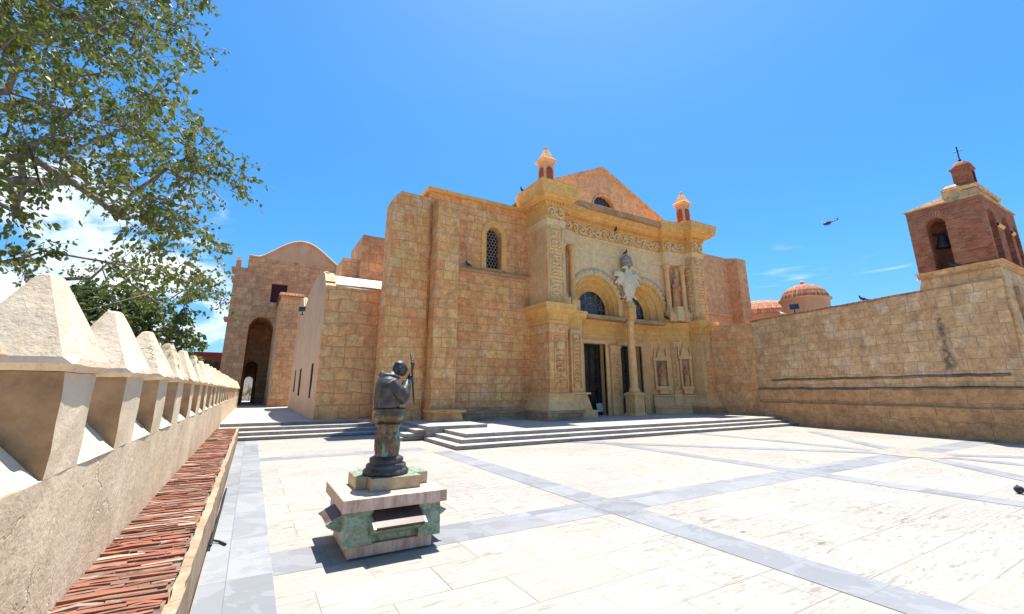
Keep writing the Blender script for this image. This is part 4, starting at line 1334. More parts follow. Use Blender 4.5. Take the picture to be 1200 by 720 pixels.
# brick belfry: west face with one arch, south face with three
wa = [(5.72, 6.2)] + [(5.44 + .28 * math.cos(math.pi * k / 10), 7.95 + .30 * math.sin(math.pi * k / 10)) for k in range(11)] + [(5.16, 6.2)]
bel = MB()
h = [(-y, z) for y, z in wa]
q = wall_with_holes(-TY1, -TY0, 6.2, 8.72, 0, .42, [h])
bel.v, bel.f = [(TX0 + y, -x, z) for x, y, z in q.v], q.f
sh_ = []
for c_, r_ in ((23.0, .45), (24.72, .48), (25.95, .3)):
    sh_.append([(c_ - r_, 6.2)] + [(c_ - r_ * math.cos(math.pi * k / 10), 7.9 + r_ * .9 * math.sin(math.pi * k / 10)) for k in range(11)] + [(c_ + r_, 6.2)])
q = wall_with_holes(TX0, TX1, 6.2, 8.72, TY0, TY0 + .42, sh_)
bel.add(q.v, q.f)
bel.add([(TX0, TY1, 6.2), (TX1, TY1, 6.2), (TX1, TY1, 8.72), (TX0, TY1, 8.72)], [(0, 1, 2, 3)])
bel.add([(TX1, TY0, 6.2), (TX1, TY1, 6.2), (TX1, TY1, 8.72), (TX1, TY0, 8.72)], [(0, 1, 2, 3)])
bel.add([(TX0, TY0, 8.72), (TX1, TY0, 8.72), (TX1, TY1, 8.72), (TX0, TY1, 8.72)], [(0, 1, 2, 3)])
bel.add([(TX0, TY0, 6.2), (TX1, TY0, 6.2), (TX1, TY1, 6.2), (TX0, TY1, 6.2)], [(0, 1, 2, 3)])
bel.build('belfry', M['brick'], bt)
vo = MB()
for k in range(17):                                                 # fan of brick voussoirs over the west arch
    a = math.pi * (k + .5) / 17
    c0, c1 = Vector((5.44 + .31 * math.cos(a), 7.95 + .33 * math.sin(a))), Vector((5.44 + .56 * math.cos(a), 7.95 + .58 * math.sin(a)))
    tn = Vector((-math.sin(a), math.cos(a))) * .022
    vo.slab_yz([tuple(c0 - tn), tuple(c1 - tn * 1.5), tuple(c1 + tn * 1.5), tuple(c0 + tn)], TX0 - .02, TX0 + .05)
vo.build('arch_voussoirs', plain('orange_brick', (.42, .19, .11), .9), bt)
for pth_, sd2 in (([(TX0, TY1 + .02), (TX0, 5.75)], -1), ([(TX0, 5.13), (TX0, TY0), (22.53, TY0)], -1), ([(23.47, TY0), (24.22, TY0)], 1), ([(25.22, TY0), (25.63, TY0)], 1)):
    MB().sweep(pth_, [(0, 7.70), (.05, 7.73), (.07, 7.80), (0, 7.84)], side=sd2).build('impost_band', M['carved'], bt)
MB().box(TX0 - .06, TX1 + .05, TY0 - .06, TY1 + .06, 8.722, 8.77).frus((TX0 - .02, TX1, TY0 - .02, TY1 + .03), (22.40, 25.25, 4.18, 5.05), 8.772, 9.08).build('tower_coping', M['wall'], bt, rough=.15, amp=.012)
MB().box(22.42, 25.2, 4.2, 4.95, 8.90, 9.1).build('upper_tier', M['brick'], bt)
MB().frus((22.36, 25.26, 4.12, 5.0), (22.3, 25.32, 4.08, 5.05), 9.102, 9.2).frus((22.3, 25.32, 4.08, 5.05), (22.5, 25.1, 4.25, 4.9), 9.202, 9.32).build('upper_cornice', M['wall'], bt, rough=.15, amp=.012)
MB().box(22.34, 22.7, 4.55, 5.1, 8.84, 9.3).frus((22.36, 22.7, 4.6, 5.05), (22.45, 22.62, 4.68, 4.95), 9.302, 9.42).build('corner_block', M['wall'], bt, bevel=.02)
lt = MB().box(22.52, 23.08, 4.2, 4.72, 9.32, 9.98).box(22.48, 23.12, 4.16, 4.76, 9.982, 10.05)
lt.lathe(22.8, 4.46, [(.30, 10.052), (.29, 10.14), (.24, 10.24), (.15, 10.32), (.05, 10.36)], 14)
lt.build('lantern', M['brick'], bt)
MB().slab_xz([(22.70, 9.42), (22.92, 9.42), (22.92, 9.75)] + [(22.81 + .11 * math.cos(math.pi * k / 6), 9.75 + .11 * math.sin(math.pi * k / 6)) for k in range(1, 6)] + [(22.70, 9.75)], 4.185, 4.21).build('lantern_opening', M['dark'], bt)
MB().tube([(22.8, 4.46, 10.34), (22.8, 4.46, 11.0)], .02, 6).tube([(22.8, 4.32, 10.82), (22.8, 4.60, 10.82)], .018, 6).ball((22.8, 4.46, 10.42), .05).build('cross', M['iron'], bt)
def bell(x, y, z, s, label):
    b_ = thing('bell', label, 'bell', (x, y, z - .5 * s))
    MB().lathe(x, y, [(.30 * s, z - .62 * s), (.29 * s, z - .56 * s), (.22 * s, z - .40 * s), (.17 * s, z - .15 * s), (.12 * s, z - .03 * s), (.03 * s, z)], 18).build('bell_body', M['bell'], b_, smooth=True)
    MB().tube([(x, y, z - .4 * s), (x, y, z - .68 * s)], [.02 * s, .05 * s], 6).build('clapper', M['iron'], b_)
    MB().box(x - .05, x + .05, y - .26, y + .26, z, z + .09).build('headstock', M['door'], b_)
bell(22.72, 5.44, 7.66, .88, 'dark bronze bell in the tower opening facing the church')
bell(23.0, 4.55, 7.3, .9, 'dark bronze bell hanging in the nearer opening of the tower side face')
bell(24.72, 4.55, 7.3, .9, 'dark bronze bell in the farther opening of the tower side face')
MB().box(22.7, 26.3, 5.9, 6.2, 6.2, 8.7).build('belfry_back', M['brick'], bt)

# ------------------------------------------------------------------ cupolas beyond the wall
dm = thing('domed_cupola', 'small round cupola with ribbed terracotta dome beyond the courtyard wall', 'cupola', (32.4, 15.3, 0))
MB().lathe(32.4, 15.3, [(1.42, 0), (1.42, 7.62), (1.5, 7.66), (1.58, 7.72), (1.58, 7.8), (1.4, 7.84)], 32).build('drum', M['ochre'], dm, smooth=False)
dd = MB().lathe(32.4, 15.3, [(1.42, 7.842), (1.36, 8.05), (1.2, 8.36), (.92, 8.62), (.55, 8.80), (.2, 8.88), (.12, 8.9)], 56, 1, 1, lambda a, z: .035 * math.cos(28 * a) if z < 8.85 else 0)
dd.build('dome', M['tile'], dm)
MB().lathe(32.4, 15.3, [(.13, 8.88), (.10, 9.02), (.16, 9.05), (.05, 9.18)], 10).build('dome_knob', M['gate'], dm)
dm = thing('red_dome', 'low red tiled dome half hidden behind the right buttress', 'dome', (34.5, 19.6, 0))
MB().lathe(34.5, 19.6, [(2.55, 0), (2.55, 7.25), (2.62, 7.3)], 32).build('drum', M['ochre'], dm)
MB().lathe(34.5, 19.6, [(2.66, 7.302), (2.5, 7.7), (2.0, 8.2), (1.3, 8.5), (.5, 8.65), (.1, 8.68)], 60, 1, 1, lambda a, z: .02 * math.cos(30 * a)).build('dome', M['tile'], dm)

# ================================================================== BATTLEMENT WALL on the left
pw = thing('battlement_wall', 'long cream plastered parapet wall with pyramid capped merlons', 'wall', (-1.07, 15, 0))
PX0, PX1, SZ = -1.29, -.86, 1.26
MB().box(PX0, PX1, -6, 43.9, -.35, SZ).build('wall_body', M['plaster'], pw, rough=.3, amp=.012)
my, k = 3.46 - 1.405 * 4, 0
mer = None
sill = None
yy = my
while yy < 43:
    y0, y1 = yy - .285 + random.uniform(-.012, .012), yy + .285 + random.uniform(-.012, .012)
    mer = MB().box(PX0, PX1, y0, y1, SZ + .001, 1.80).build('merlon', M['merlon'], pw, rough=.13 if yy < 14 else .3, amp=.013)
    cpm = MB()
    ov, z0, z1, zt = .05, 1.802, 1.872, 2.345 + random.uniform(-.02, .012)
    X0, X1, Y0, Y1 = PX0 - ov, PX1 + ov, y0 - ov, y1 + ov
    cxm, cym = (X0 + X1) / 2, yy
    def ring(hx_, hy_, c_, z, ox=0, oy=0):
        return [(cxm + ox - hx_ + c_, cym + oy - hy_, z), (cxm + ox + hx_ - c_, cym + oy - hy_, z), (cxm + ox + hx_, cym + oy - hy_ + c_, z), (cxm + ox + hx_, cym + oy + hy_ - c_, z),
                (cxm + ox + hx_ - c_, cym + oy + hy_, z), (cxm + ox - hx_ + c_, cym + oy + hy_, z), (cxm + ox - hx_, cym + oy + hy_ - c_, z), (cxm + ox - hx_, cym + oy - hy_ + c_, z)]
    hx0, hy0 = (X1 - X0) / 2, (Y1 - Y0) / 2
    jx, jy = random.uniform(-.012, .012), random.uniform(-.012, .012)
    rs = [ring(hx0 - .025, hy0 - .025, .004, z0), ring(hx0, hy0, .015, z0 + .035), ring(hx0 - .006, hy0 - .006, .055, z1), ring(.054, .058, .040, zt - .014, jx, jy), ring(.036, .040, .024, zt, jx, jy)]
    vs_ = [q for r_ in rs for q in r_]
    fs_ = [(j * 8 + i, j * 8 + (i + 1) % 8, (j + 1) * 8 + (i + 1) % 8, (j + 1) * 8 + i) for j in range(len(rs) - 1) for i in range(8)]
    fs_ += [tuple(range(8))[::-1], tuple(range(32, 40))]
    cpm.add(vs_, fs_)
    cpm.build('merlon_cap', M['plaster'], mer, rough=.09 if yy < 10 else .25, amp=.011)
    step_ = 1.405 if yy < 6 else 1.44
    if sill is None:
        sy0, sy1 = yy + .286, yy + 1.405 - .286
        sill = MB().add([(PX1 + .003, sy0, SZ), (PX1 + .003, sy1, SZ), (PX0 + .003, sy1, SZ + .47), (PX0 + .003, sy0, SZ + .47), (PX0 + .003, sy0, SZ), (PX0 + .003, sy1, SZ)],
                        [(0, 1, 2, 3), (0, 3, 4), (1, 5, 2), (4, 3, 2, 5)]).build('embrasure_sill', M['plaster'], pw, rough=.14, amp=.006)
        sill_y = yy
    else:
        c = sill.copy()
        col.objects.link(c)
        c.location = (0, yy - sill_y + (step_ - 1.405) / 2, 0)
        c.scale = (1, 1, 1)
    yy += step_

lg = thing('brick_ledge', 'low ledge of edge-laid red bricks along the battlement wall', 'ledge', (-.55, 6, 0))
LT = .465
MB().box(-.862, -.225, -6, 17.9, -.35, LT - .035).build('ledge_body', M['curb'], lg, rough=.25, amp=.012)
MB().box(-.285, -.222, -6, 17.9, LT - .034, LT + .006).build('ledge_edge', M['curb'], lg, rough=.14, amp=.014)
MB().add([(-.86, -6, LT - .012), (-.3, -6, LT - .012), (-.3, 17.9, LT - .012), (-.86, 17.9, LT - .012)], [(0, 1, 2, 3)]).build('mortar_bed', M['grout'], lg)
bk = MB()
y = -1.0
rr = random.Random(3)
while y < 17.85:
    dy = rr.uniform(.026, .05) * (1 if y < 9 else 1.5)
    x = -.857 - rr.uniform(0, .3)
    rowz = rr.uniform(-.009, .005)
    while x < -.31:
        L_ = rr.uniform(.22, .62)
        xa, xb = max(-.857, x), min(-.302 + rr.uniform(-.03, .012), x + L_)
        if xb - xa > .04 and rr.random() > .03:
            z = LT + rowz + rr.uniform(-.007, .006) + .010 * noise.noise((x * 3, y * 1.2, 0))
            sk = -.03 * (xb - xa) - .03 * (xa + .857)
            j = lambda: rr.uniform(-.004, .004)
            m_x = (xa + xb) / 2
            zs_ = (z + rr.uniform(-.008, .006), z + rr.uniform(-.006, .008), z + rr.uniform(-.008, .006))
            vs_ = []
            for xx, zz in ((xa, zs_[0]), (m_x, zs_[1]), (xb, zs_[2])):
                o_ = -.055 * (xx + .857)
                vs_ += [(xx, y + o_ + j(), LT - .05), (xx, y + o_ + .003 + j(), zz), (xx, y + o_ + dy * .9 + j(), zz + rr.uniform(-.004, .004)), (xx, y + o_ + dy * .93 + j(), LT - .05)]
            bk.add(vs_, [(0, 4, 5, 1), (1, 5, 6, 2), (2, 6, 7, 3), (4, 8, 9, 5), (5, 9, 10, 6), (6, 10, 11, 7), (0, 1, 2, 3), (8, 11, 10, 9)])
        x += L_ + .008
    y += dy + .003
bk.build('brick_paving', M['bricks'], lg)
cbl = MB().tube([(-.19, 6.2, .05), (-.175, 6.6, .16), (-.185, 7.1, .06), (-.17, 7.6, .15), (-.18, 8.2, .05), (-.175, 9.0, .10), (-.18, 9.6, .03)], .014, 6).tube([(-.19, 6.5, .03), (-.12, 6.45, .02), (-.05, 6.3, .018)], .012, 6)
tag(cbl.build('cable', M['cable']), 'black cable sagging along the foot of the brick ledge', 'cable')

# ================================================================== MONUMENT
pd = thing('pedestal', 'rose and green marble pedestal carrying the bronze column, with sloping plaques', 'pedestal', (1.5, 5.58, 0))
MB().box(1.04, 1.94, 5.13, 6.03, .017, .13).build('base', M['rose'], pd, bevel=.006)
MB().box(1.10, 1.90, 5.17, 6.0, .131, .475).build('body', M['green'], pd, bevel=.005)
for x0, x1 in ((.985, 1.27), (1.77, 2.02)):
    for y0, y1 in ((5.10, 5.36), (5.80, 6.06)):
        MB().frus((x0 - .004, x1 + .004, y0 - .012, y1 + .012), (x0, x1, y0, y1), .131, .476).build('corner_block', M['green'], pd, bevel=.006)
MB().box(.94, 2.07, 5.03, 6.2, .477, .60).build('cap', M['rose'], pd, bevel=.006)
MB().box(1.27, 1.84, 5.29, 6.02, .601, .735).build('slab', M['slab'], pd, bevel=.005)
for x0, x1 in ((1.14, 1.268), (1.842, 1.99)):
    MB().box(x0, x1, 5.48, 5.92, .601, .735).build('slab_wing', M['slab'], pd, bevel=.005)
# sloping plaques on wedge brackets: front, left, right
def plaque(mat4):
    """drawn facing -y at the origin: bracket wedge, then the plate"""
    a = MB()
    for x0 in (-.285, .255):
        a.add([(x0, 0, -.10), (x0 + .03, 0, -.10), (x0, 0, .17), (x0 + .03, 0, .17), (x0, -.24, .01), (x0 + .03, -.24, .01), (x0, -.27, .04), (x0 + .03, -.27, .04)],
              [(0, 2, 6, 4), (1, 5, 7, 3), (0, 1, 3, 2), (2, 3, 7, 6), (6, 7, 5, 4), (4, 5, 1, 0)])
    a.add([(-.25, 0, -.09), (.25, 0, -.09), (-.25, 0, .15), (.25, 0, .15), (-.25, -.22, .01), (.25, -.22, .01)], [(0, 2, 4), (1, 5, 3), (0, 1, 3, 2), (2, 3, 5, 4), (4, 5, 1, 0)])
    b = MB().add([(-.262, -.255, .045), (.262, -.255, .045), (.262, .005, .185), (-.262, .005, .185), (-.262, -.248, .028), (.262, -.248, .028), (.262, .012, .168), (-.262, .012, .168)],
                 [(0, 1, 2, 3), (4, 7, 6, 5), (0, 4, 5, 1), (1, 5, 6, 2), (2, 6, 7, 3), (3, 7, 4, 0)])
    for q in (a, b):
        q.v = [tuple(mat4 @ Vector(v)) for v in q.v]
    br_ = a.build('plaque_bracket', M['green'], pd)
    b.build('plaque', M['plaque'], pd, bevel=.003)
plaque(Matrix.Translation((1.52, 5.165, .285)))
plaque(Matrix.Translation((1.095, 5.58, .285)) @ Matrix.Rotation(R(-90), 4, 'Z'))
plaque(Matrix.Translation((1.905, 5.58, .285)) @ Matrix.Rotation(R(90), 4, 'Z'))

cl = thing('bronze_column', 'short figured bronze column with verdigris on the marble pedestal', 'column', (1.5, 5.58, .735))
cx_, cy_ = 1.5, 5.58
MB().lathe(cx_, cy_, [(.262, .737), (.268, .775), (.245, .80), (.228, .815), (.235, .83), (.225, .85), (.185, .865), (.20, .885), (.195, .915), (.155, .935)], 32).build('column_base', M['bronze'], cl, smooth=True)
sh2 = MB().lathe(cx_, cy_, [(.146, .936), (.134, 1.0), (.126, 1.2), (.132, 1.275), (.162, 1.285), (.162, 1.30), (.14, 1.31)], 28)
for k in range(9):                                                  # figures in relief round the shaft
    a = 2 * math.pi * k / 9 + .2
    px, py = cx_ + .130 * math.cos(a), cy_ + .130 * math.sin(a)
    sh2.ball((px, py, 1.06), (.026, .026, .10), 8, 6)
    sh2.ball((px, py, 1.185), (.021, .021, .026), 8, 6)
    sh2.ball((px + .02 * math.sin(a), py - .02 * math.cos(a), 1.11), (.026, .026, .05), 8, 6)
    sh2.ball((cx_ + .127 * math.cos(a + .35), cy_ + .127 * math.sin(a + .35), 1.0), (.02, .02, .06), 6, 5)
sh2.build('column_shaft', M['verdigris'], cl, remesh=.0062)
MB().lathe(cx_, cy_, [(.125, 1.311), (.125, 1.335), (.145, 1.345), (.178, 1.375), (.182, 1.40), (.168, 1.425), (.16, 1.435), (.165, 1.445)], 40, 1, 1, lambda a, z: .03 * math.cos(20 * a) if z < 1.43 else 0).build('column_capital', M['verdigris'], cl, smooth=True)
MB().lathe(cx_, cy_, [(.16, 1.446), (.195, 1.46), (.20, 1.478), (.185, 1.492)], 32).build('column_abacus', M['bronze'], cl, smooth=True)

# ---- the bust: a cleric bowed over his staff, facing the church door
bu = thing('bust_statue', 'dark bronze bust of a cleric in cape and skullcap bowed over his staff', 'statue', (cx_, cy_, 1.494))
bd = MB()
ang = R(-8)                                                         # facing +x, turned a little
def T(x, y, z):
    """statue frame: x forward, y to the left, z up from the abacus"""
    return Vector((cx_ - .02 + x * math.cos(ang) - y * math.sin(ang), cy_ + x * math.sin(ang) + y * math.cos(ang), 1.494 + z))
rings = [(.00, -.02, .150, .205), (.03, -.02, .158, .215), (.12, -.022, .155, .218), (.22, -.025, .150, .222), (.29, -.025, .142, .215), (.345, -.018, .125, .185), (.385, -.002, .098, .125), (.415, .018, .072, .080), (.44, .038, .058, .060)]
n_ = 48
vs_ = []
for z, xo, rx, ry in rings:
    for k in range(n_):
        a = 2 * math.pi * k / n_
        fo = 1 + (.040 * math.cos(9 * a + .6) + .02 * math.cos(17 * a)) * max(0, 1 - z / .36)
        vs_.append(T(xo + rx * fo * math.cos(a), ry * fo * math.sin(a), z))
fs_ = [(j * n_ + k, j * n_ + (k + 1) % n_, (j + 1) * n_ + (k + 1) % n_, (j + 1) * n_ + k) for j in range(len(rings) - 1) for k in range(n_)]
fs_ += [tuple(range(n_))[::-1], tuple(range((len(rings) - 1) * n_, len(rings) * n_))]
bd.add(vs_, fs_)
# hood lying on the shoulders
bd.tube([T(.10, .10, .36), T(.02, .125, .375), T(-.07, .09, .385), T(-.105, 0, .395), T(-.07, -.09, .385), T(.02, -.125, .375), T(.10, -.10, .36)], [.022, .03, .036, .04, .036, .03, .022], 10)
bd.tube([T(-.105, 0, .40), T(-.095, 0, .445)], [.035, .016], 8)
# sleeves: shoulders out and forward, forearms raised to the staff
for sy in (1, -1):
    bd.tube([T(.0, sy * .185, .31), T(.085, sy * .20, .20), T(.15, sy * .165, .14)], [.072, .078, .085], 14)
    bd.tube([T(.14, sy * .165, .13), T(.185, sy * .10, .23), T(.222, sy * .040, .325)], [.088, .064, .042], 14)
    bd.tube([T(.13, sy * .165, .06), T(.165, sy * .13, .12)], [.04, .075], 12)
    bd.tube([T(.215, sy * .045, .31), T(.235, sy * .026, .355)], [.026, .024], 10)
# neck and bowed head
bd.tube([T(.02, 0, .38), T(.075, 0, .44)], [.065, .058], 12)
hr = Matrix.Rotation(R(28), 3, 'Y')
HC = T(.112, 0, .478)
bd.ball(HC, (.088, .073, .093), 18, 12, hr)
bd.ball(T(.152, 0, .436), (.052, .052, .06), 14, 10, hr)               # jaw
bd.tube([T(.192, 0, .491), T(.212, 0, .458), T(.196, 0, .450)], [.012, .016, .010], 8)   # nose
bd.tube([T(.179, -.035, .501), T(.192, 0, .506), T(.179, .035, .501)], [.011, .012, .011], 8)   # brow
bd.tube([T(.190, -.02, .422), T(.197, 0, .424), T(.190, .02, .422)], .007, 6)   # lips
for sy in (1, -1):
    bd.ball(T(.106, sy * .074, .468), (.017, .009, .026), 8, 6, hr)
    bd.ball(T(.179, sy * .028, .483), (.012, .014, .010), 8, 6)
# hands clasped round the staff: palm, four fingers and thumb each
for sy, hz in ((1, .365), (-1, .335)):
    bd.ball(T(.238, sy * .026, hz), (.026, .017, .034), 10, 8)
    for k in range(4):
        z_ = hz + .024 - .017 * k
        bd.tube([T(.243, sy * .034, z_), T(.268, sy * .026, z_ + .003), T(.282, sy * .004, z_ + .004), T(.272, -sy * .012, z_ + .002)], [.0095, .0095, .0085, .007], 7)
    bd.tube([T(.232, sy * .02, hz + .02), T(.238, sy * .004, hz + .042), T(.252, -sy * .008, hz + .05)], [.011, .010, .008], 7)
bd.build('figure', M['bronze'], bu, remesh=.0068)
cpz = MB()
cu = Matrix.Rotation(R(28), 3, 'Y')
pv, pf = [], []
for j in range(6):
    ph = R(52) * (1 - j / 5)
    for k in range(20):
        a = 2 * math.pi * k / 20
        q = Vector((.0935 * math.sin(ph) * math.cos(a), .078 * math.sin(ph) * math.sin(a), .0985 * math.cos(ph)))
        pv.append(T(.106, 0, .480) + Matrix.Rotation(R(5), 3, 'Y') @ q)
pf = [(j * 20 + k, j * 20 + (k + 1) % 20, (j + 1) * 20 + (k + 1) % 20, (j + 1) * 20 + k) for j in range(5) for k in range(20)]
cpz.add(pv, pf)
cpz.build('skullcap', M['bronze'], bu, smooth=True)
sf = MB()
s0, s1 = T(.312, -.02, .03), T(.246, .0, .67)
sf.tube([s0, T(.294, -.012, .21), T(.272, -.004, .42), s1], [.011, .012, .012, .011], 8)
sf.tube([T(.262, .062, .545), T(.258, 0, .56), T(.262, -.062, .545)], .011, 8)      # drooping arms of the cross
sf.tube([T(.268, 0, .60), T(.285, 0, .53), T(.276, 0, .46)], [.010, .016, .010], 8)   # corpus
for sy in (1, -1):
    sf.tube([T(.272, sy * .005, .568), T(.268, sy * .05, .552)], .006, 6)
sf.ball(T(.278, 0, .585), .013, 8, 6)
sf.build('staff', M['bronze'], bu, smooth=True)

# ================================================================== TREES
CAM = Vector((0, 0, 1.7))
def tree(name, label, nodes, blobs, leaf, lsize, per, seed, mat, group=None, trunk_r=.28, clus=.36):
    """nodes: limb polylines grown from the trunk; blobs: (centre, radius, count) where the foliage sits.
    Every foliage clump is tied back to the nearest wood, so the branches come out of the limbs."""
    rr = random.Random(seed)
    pts, par, rad = [], [], []
    for line in nodes:
        prev = line[0] if isinstance(line[0], int) else None
        seq = line[1:] if prev is not None else line
        for q in seq:
            q = Vector(q)
            if prev is not None:
                a = pts[prev]
                n_ = max(1, int((q - a).length / .5))
                for k in range(1, n_ + 1):
                    w = a.lerp(q, k / n_)
                    if k < n_:
                        w += Vector((rr.uniform(-.06, .06), rr.uniform(-.06, .06), rr.uniform(-.05, .05)))
                    pts.append(w)
                    par.append(prev if k == 1 else len(pts) - 2)
            else:
                pts.append(q)
                par.append(-1)
            prev = len(pts) - 1
    att = []
    for c_, r_, n_ in blobs:
        for _ in range(n_):
            while True:
                u = Vector((rr.uniform(-1, 1), rr.uniform(-1, 1), rr.uniform(-1, 1)))
                if u.length < 1:
                    break
            att.append(Vector(c_) + u * r_)
    att.sort(key=lambda q: (q - pts[0]).length)
    ends = []
    for q in att:
        i = min(range(len(pts)), key=lambda j: (pts[j] - q).length_squared + (.0 if par[j] >= 0 else 4))
        a = pts[i]
        n_ = max(1, int((q - a).length / .45))
        last = i
        sag = Vector((rr.uniform(-.12, .12), rr.uniform(-.12, .12), rr.uniform(-.02, .16))) * (q - a).length
        for k in range(1, n_ + 1):
            u = k / n_
            pts.append(a.lerp(q, u) + sag * (4 * u * (1 - u)) * .5 + (Vector((rr.uniform(-.04, .04), rr.uniform(-.04, .04), rr.uniform(-.04, .04))) if k < n_ else Vector()))
            par.append(last)
            last = len(pts) - 1
        ends.append(last)
    load = [0.0] * len(pts)
    for e_ in ends:
        load[e_] += 1
    for i in range(len(pts) - 1, 0, -1):
        if par[i] >= 0:
            load[par[i]] += max(load[i], .3)
    mx = max(load)
    rad = [max(.0045, trunk_r * (max(l_, .4) / mx) ** .68) for l_ in load]
    wood = MB()
    kids = {}
    for i, p_ in enumerate(par):
        kids.setdefault(p_, []).append(i)
    stack = [(i, [i]) for i in kids.get(-1, [])]
    while stack:
        i, run = stack.pop()
        ks = sorted(kids.get(i, []), key=lambda j: -load[j])
        if ks:
            stack.append((ks[0], run + [ks[0]]))
            for k in ks[1:]:
                stack.append((k, [i, k]))
        elif len(run) > 1:
            rs = [rad[j] for j in run]
            if par[run[1]] == run[0] and len(run) > 1:
                rs[0] = min(rs[0], rs[1] * 1.25)
            wood.tube([pts[j] for j in run], rs, 7 if rs[0] > .05 else 4)
    root = thing(name, label, 'tree', tuple(pts[0]), group)
    wood.build('trunk', M['bark'], root, smooth=True)
    lv = MB()
    tw = MB()
    for e_ in ends:
        c_ = pts[e_]
        p_ = pts[par[e_]]
        out_d = (c_ - p_).normalized()
        for _k in range(rr.choice((2, 3, 3, 4))):
            b0 = c_.lerp(p_, rr.uniform(0, .55))
            d = (out_d * .7 + Vector((rr.gauss(0, .8), rr.gauss(0, .8), rr.gauss(-.05, .45)))).normalized()
            tl = clus * rr.uniform(.7, 1.7)
            b1 = b0 + d * tl * .5 + Vector((0, 0, .03 * tl))
            b2 = b0 + d * tl + Vector((0, 0, -.22 * tl))
            tw.tube([b0, b1, b2], [.0045 * lsize / .08, .0035 * lsize / .08, .002 * lsize / .08], 3)
            nl = max(4, int(per / 3 * rr.uniform(.6, 1.3)))
            for q_ in range(nl):
                u = (q_ + rr.random()) / nl
                u = .15 + .9 * u
                base = b0.lerp(b1, min(1, u * 2)) if u < .5 else b1.lerp(b2, min(1.05, u * 2 - 1))
                dd_ = (d * .45 + Vector((rr.gauss(0, .6), rr.gauss(0, .6), rr.gauss(-.75, .45)))).normalized()
                base = base + Vector((rr.gauss(0, 1), rr.gauss(0, 1), rr.gauss(0, 1))) * lsize * .35
                s_ = dd_.cross(Vector((rr.gauss(0, 1), rr.gauss(0, 1), rr.gauss(0, .6)))).normalized()
                nrm = dd_.cross(s_)
                L_ = lsize * rr.choice((.55, .8, .95, 1.05, 1.3)) * rr.uniform(.85, 1.15)
                w_ = L_ * rr.uniform(.30, .40)
                cup = w_ * rr.uniform(.1, .5)
                lv.add([base, base + dd_ * L_ * .3 + s_ * w_ * .85 + nrm * cup, base + dd_ * L_ * .62 + s_ * w_ * .75 + nrm * cup, base + dd_ * L_, base + dd_ * L_ * .62 - s_ * w_ * .75 + nrm * cup, base + dd_ * L_ * .3 - s_ * w_ * .85 + nrm * cup],
                       [(0, 1, 2, 3), (0, 3, 4, 5)])
    tw.build('twigs', M['bark'], root)
    lv.build('foliage', mat, root)
    return root


def at(az, el, dist):
    """a point in space by compass bearing, height angle and distance from where one stands"""
    return CAM + Vector((math.sin(R(az)) * math.cos(R(el)), math.cos(R(az)) * math.cos(R(el)), math.sin(R(el)))) * dist


BL1 = [((-3.46, 7.86, 6.8), 1.0, 24), ((-3.04, 8.26, 7.36), 1.05, 24), ((-2.41, 8.46, 7.76), 0.98, 20), ((-2.04, 9.0, 8.17), 0.6, 6), ((-3.46, 8.68, 6.4), 1.22, 33), ((-3.03, 9.35, 7.05), 1.12, 24), ((-1.63, 6.47, 5.37), 0.57, 13), ((-1.6, 7.41, 7.19), 0.31, 3), ((-3.52, 9.76, 6.11), 1.13, 24), ((-2.61, 8.81, 5.87), 0.76, 13), ((-2.3, 9.81, 6.36), 0.83, 13), ((-1.28, 7.0, 5.25), 0.48, 8), ((-1.7, 8.5, 5.28), 0.56, 8), ((-1.1, 7.68, 5.13), 0.48, 7), ((-0.83, 8.09, 5.22), 0.36, 3), ((-0.51, 7.65, 4.94), 0.15, 3), ((-1.12, 7.93, 4.88), 0.35, 3), ((-2.5, 10.1, 5.74), 0.75, 10), ((-2.79, 9.49, 5.4), 0.42, 3), ((-1.06, 7.27, 5.19), 0.35, 4), ((-3.68, 9.24, 5.61), 0.86, 15), ((-1.77, 7.44, 4.24), 0.4, 6), ((-1.64, 9.28, 4.95), 0.6, 8), ((-1.47, 7.53, 3.99), 0.43, 6), ((-1.04, 7.11, 3.86), 0.3, 3), ((-2.36, 10.34, 4.56), 0.44, 3), ((-1.39, 7.99, 3.63), 0.45, 6), ((-1.09, 8.1, 3.48), 0.25, 3), ((-2.2, 10.98, 4.02), 0.5, 4), ((-2.52, 10.48, 3.85), 0.44, 3), ((-0.86, 9.08, 4.16), 0.13, 3), ((-1.01, 10.75, 3.82), 0.11, 3), ((-0.74, 10.82, 3.55), 0.09, 3), ((-3.51, 9.25, 4.42), 0.34, 3), ((-3.8, 10.45, 4.06), 0.3, 3), ((-3.68, 10.28, 3.54), 0.26, 3), ((-2.75, 8.06, 3.46), 0.15, 3), ((-3.15, 7.93, 4.4), 0.33, 3), ((-2.45, 7.31, 4.39), 0.19, 3), ((-3.15, 6.5, 5.32), 0.94, 33), ((-3.1, 6.67, 4.17), 0.91, 33), ((-3.34, 7.85, 3.42), 0.58, 10), ((-2.79, 7.36, 7.73), 1.32, 43), ((-2.69, 5.55, 5.99), 1.13, 55), ((-2.02, 7.64, 8.17), 0.85, 16), ((-2.58, 10.55, 3.42), 0.4, 3), ((-2.12, 10.64, 3.49), 0.48, 4), ((-1.62, 10.72, 3.56), 0.37, 3)]
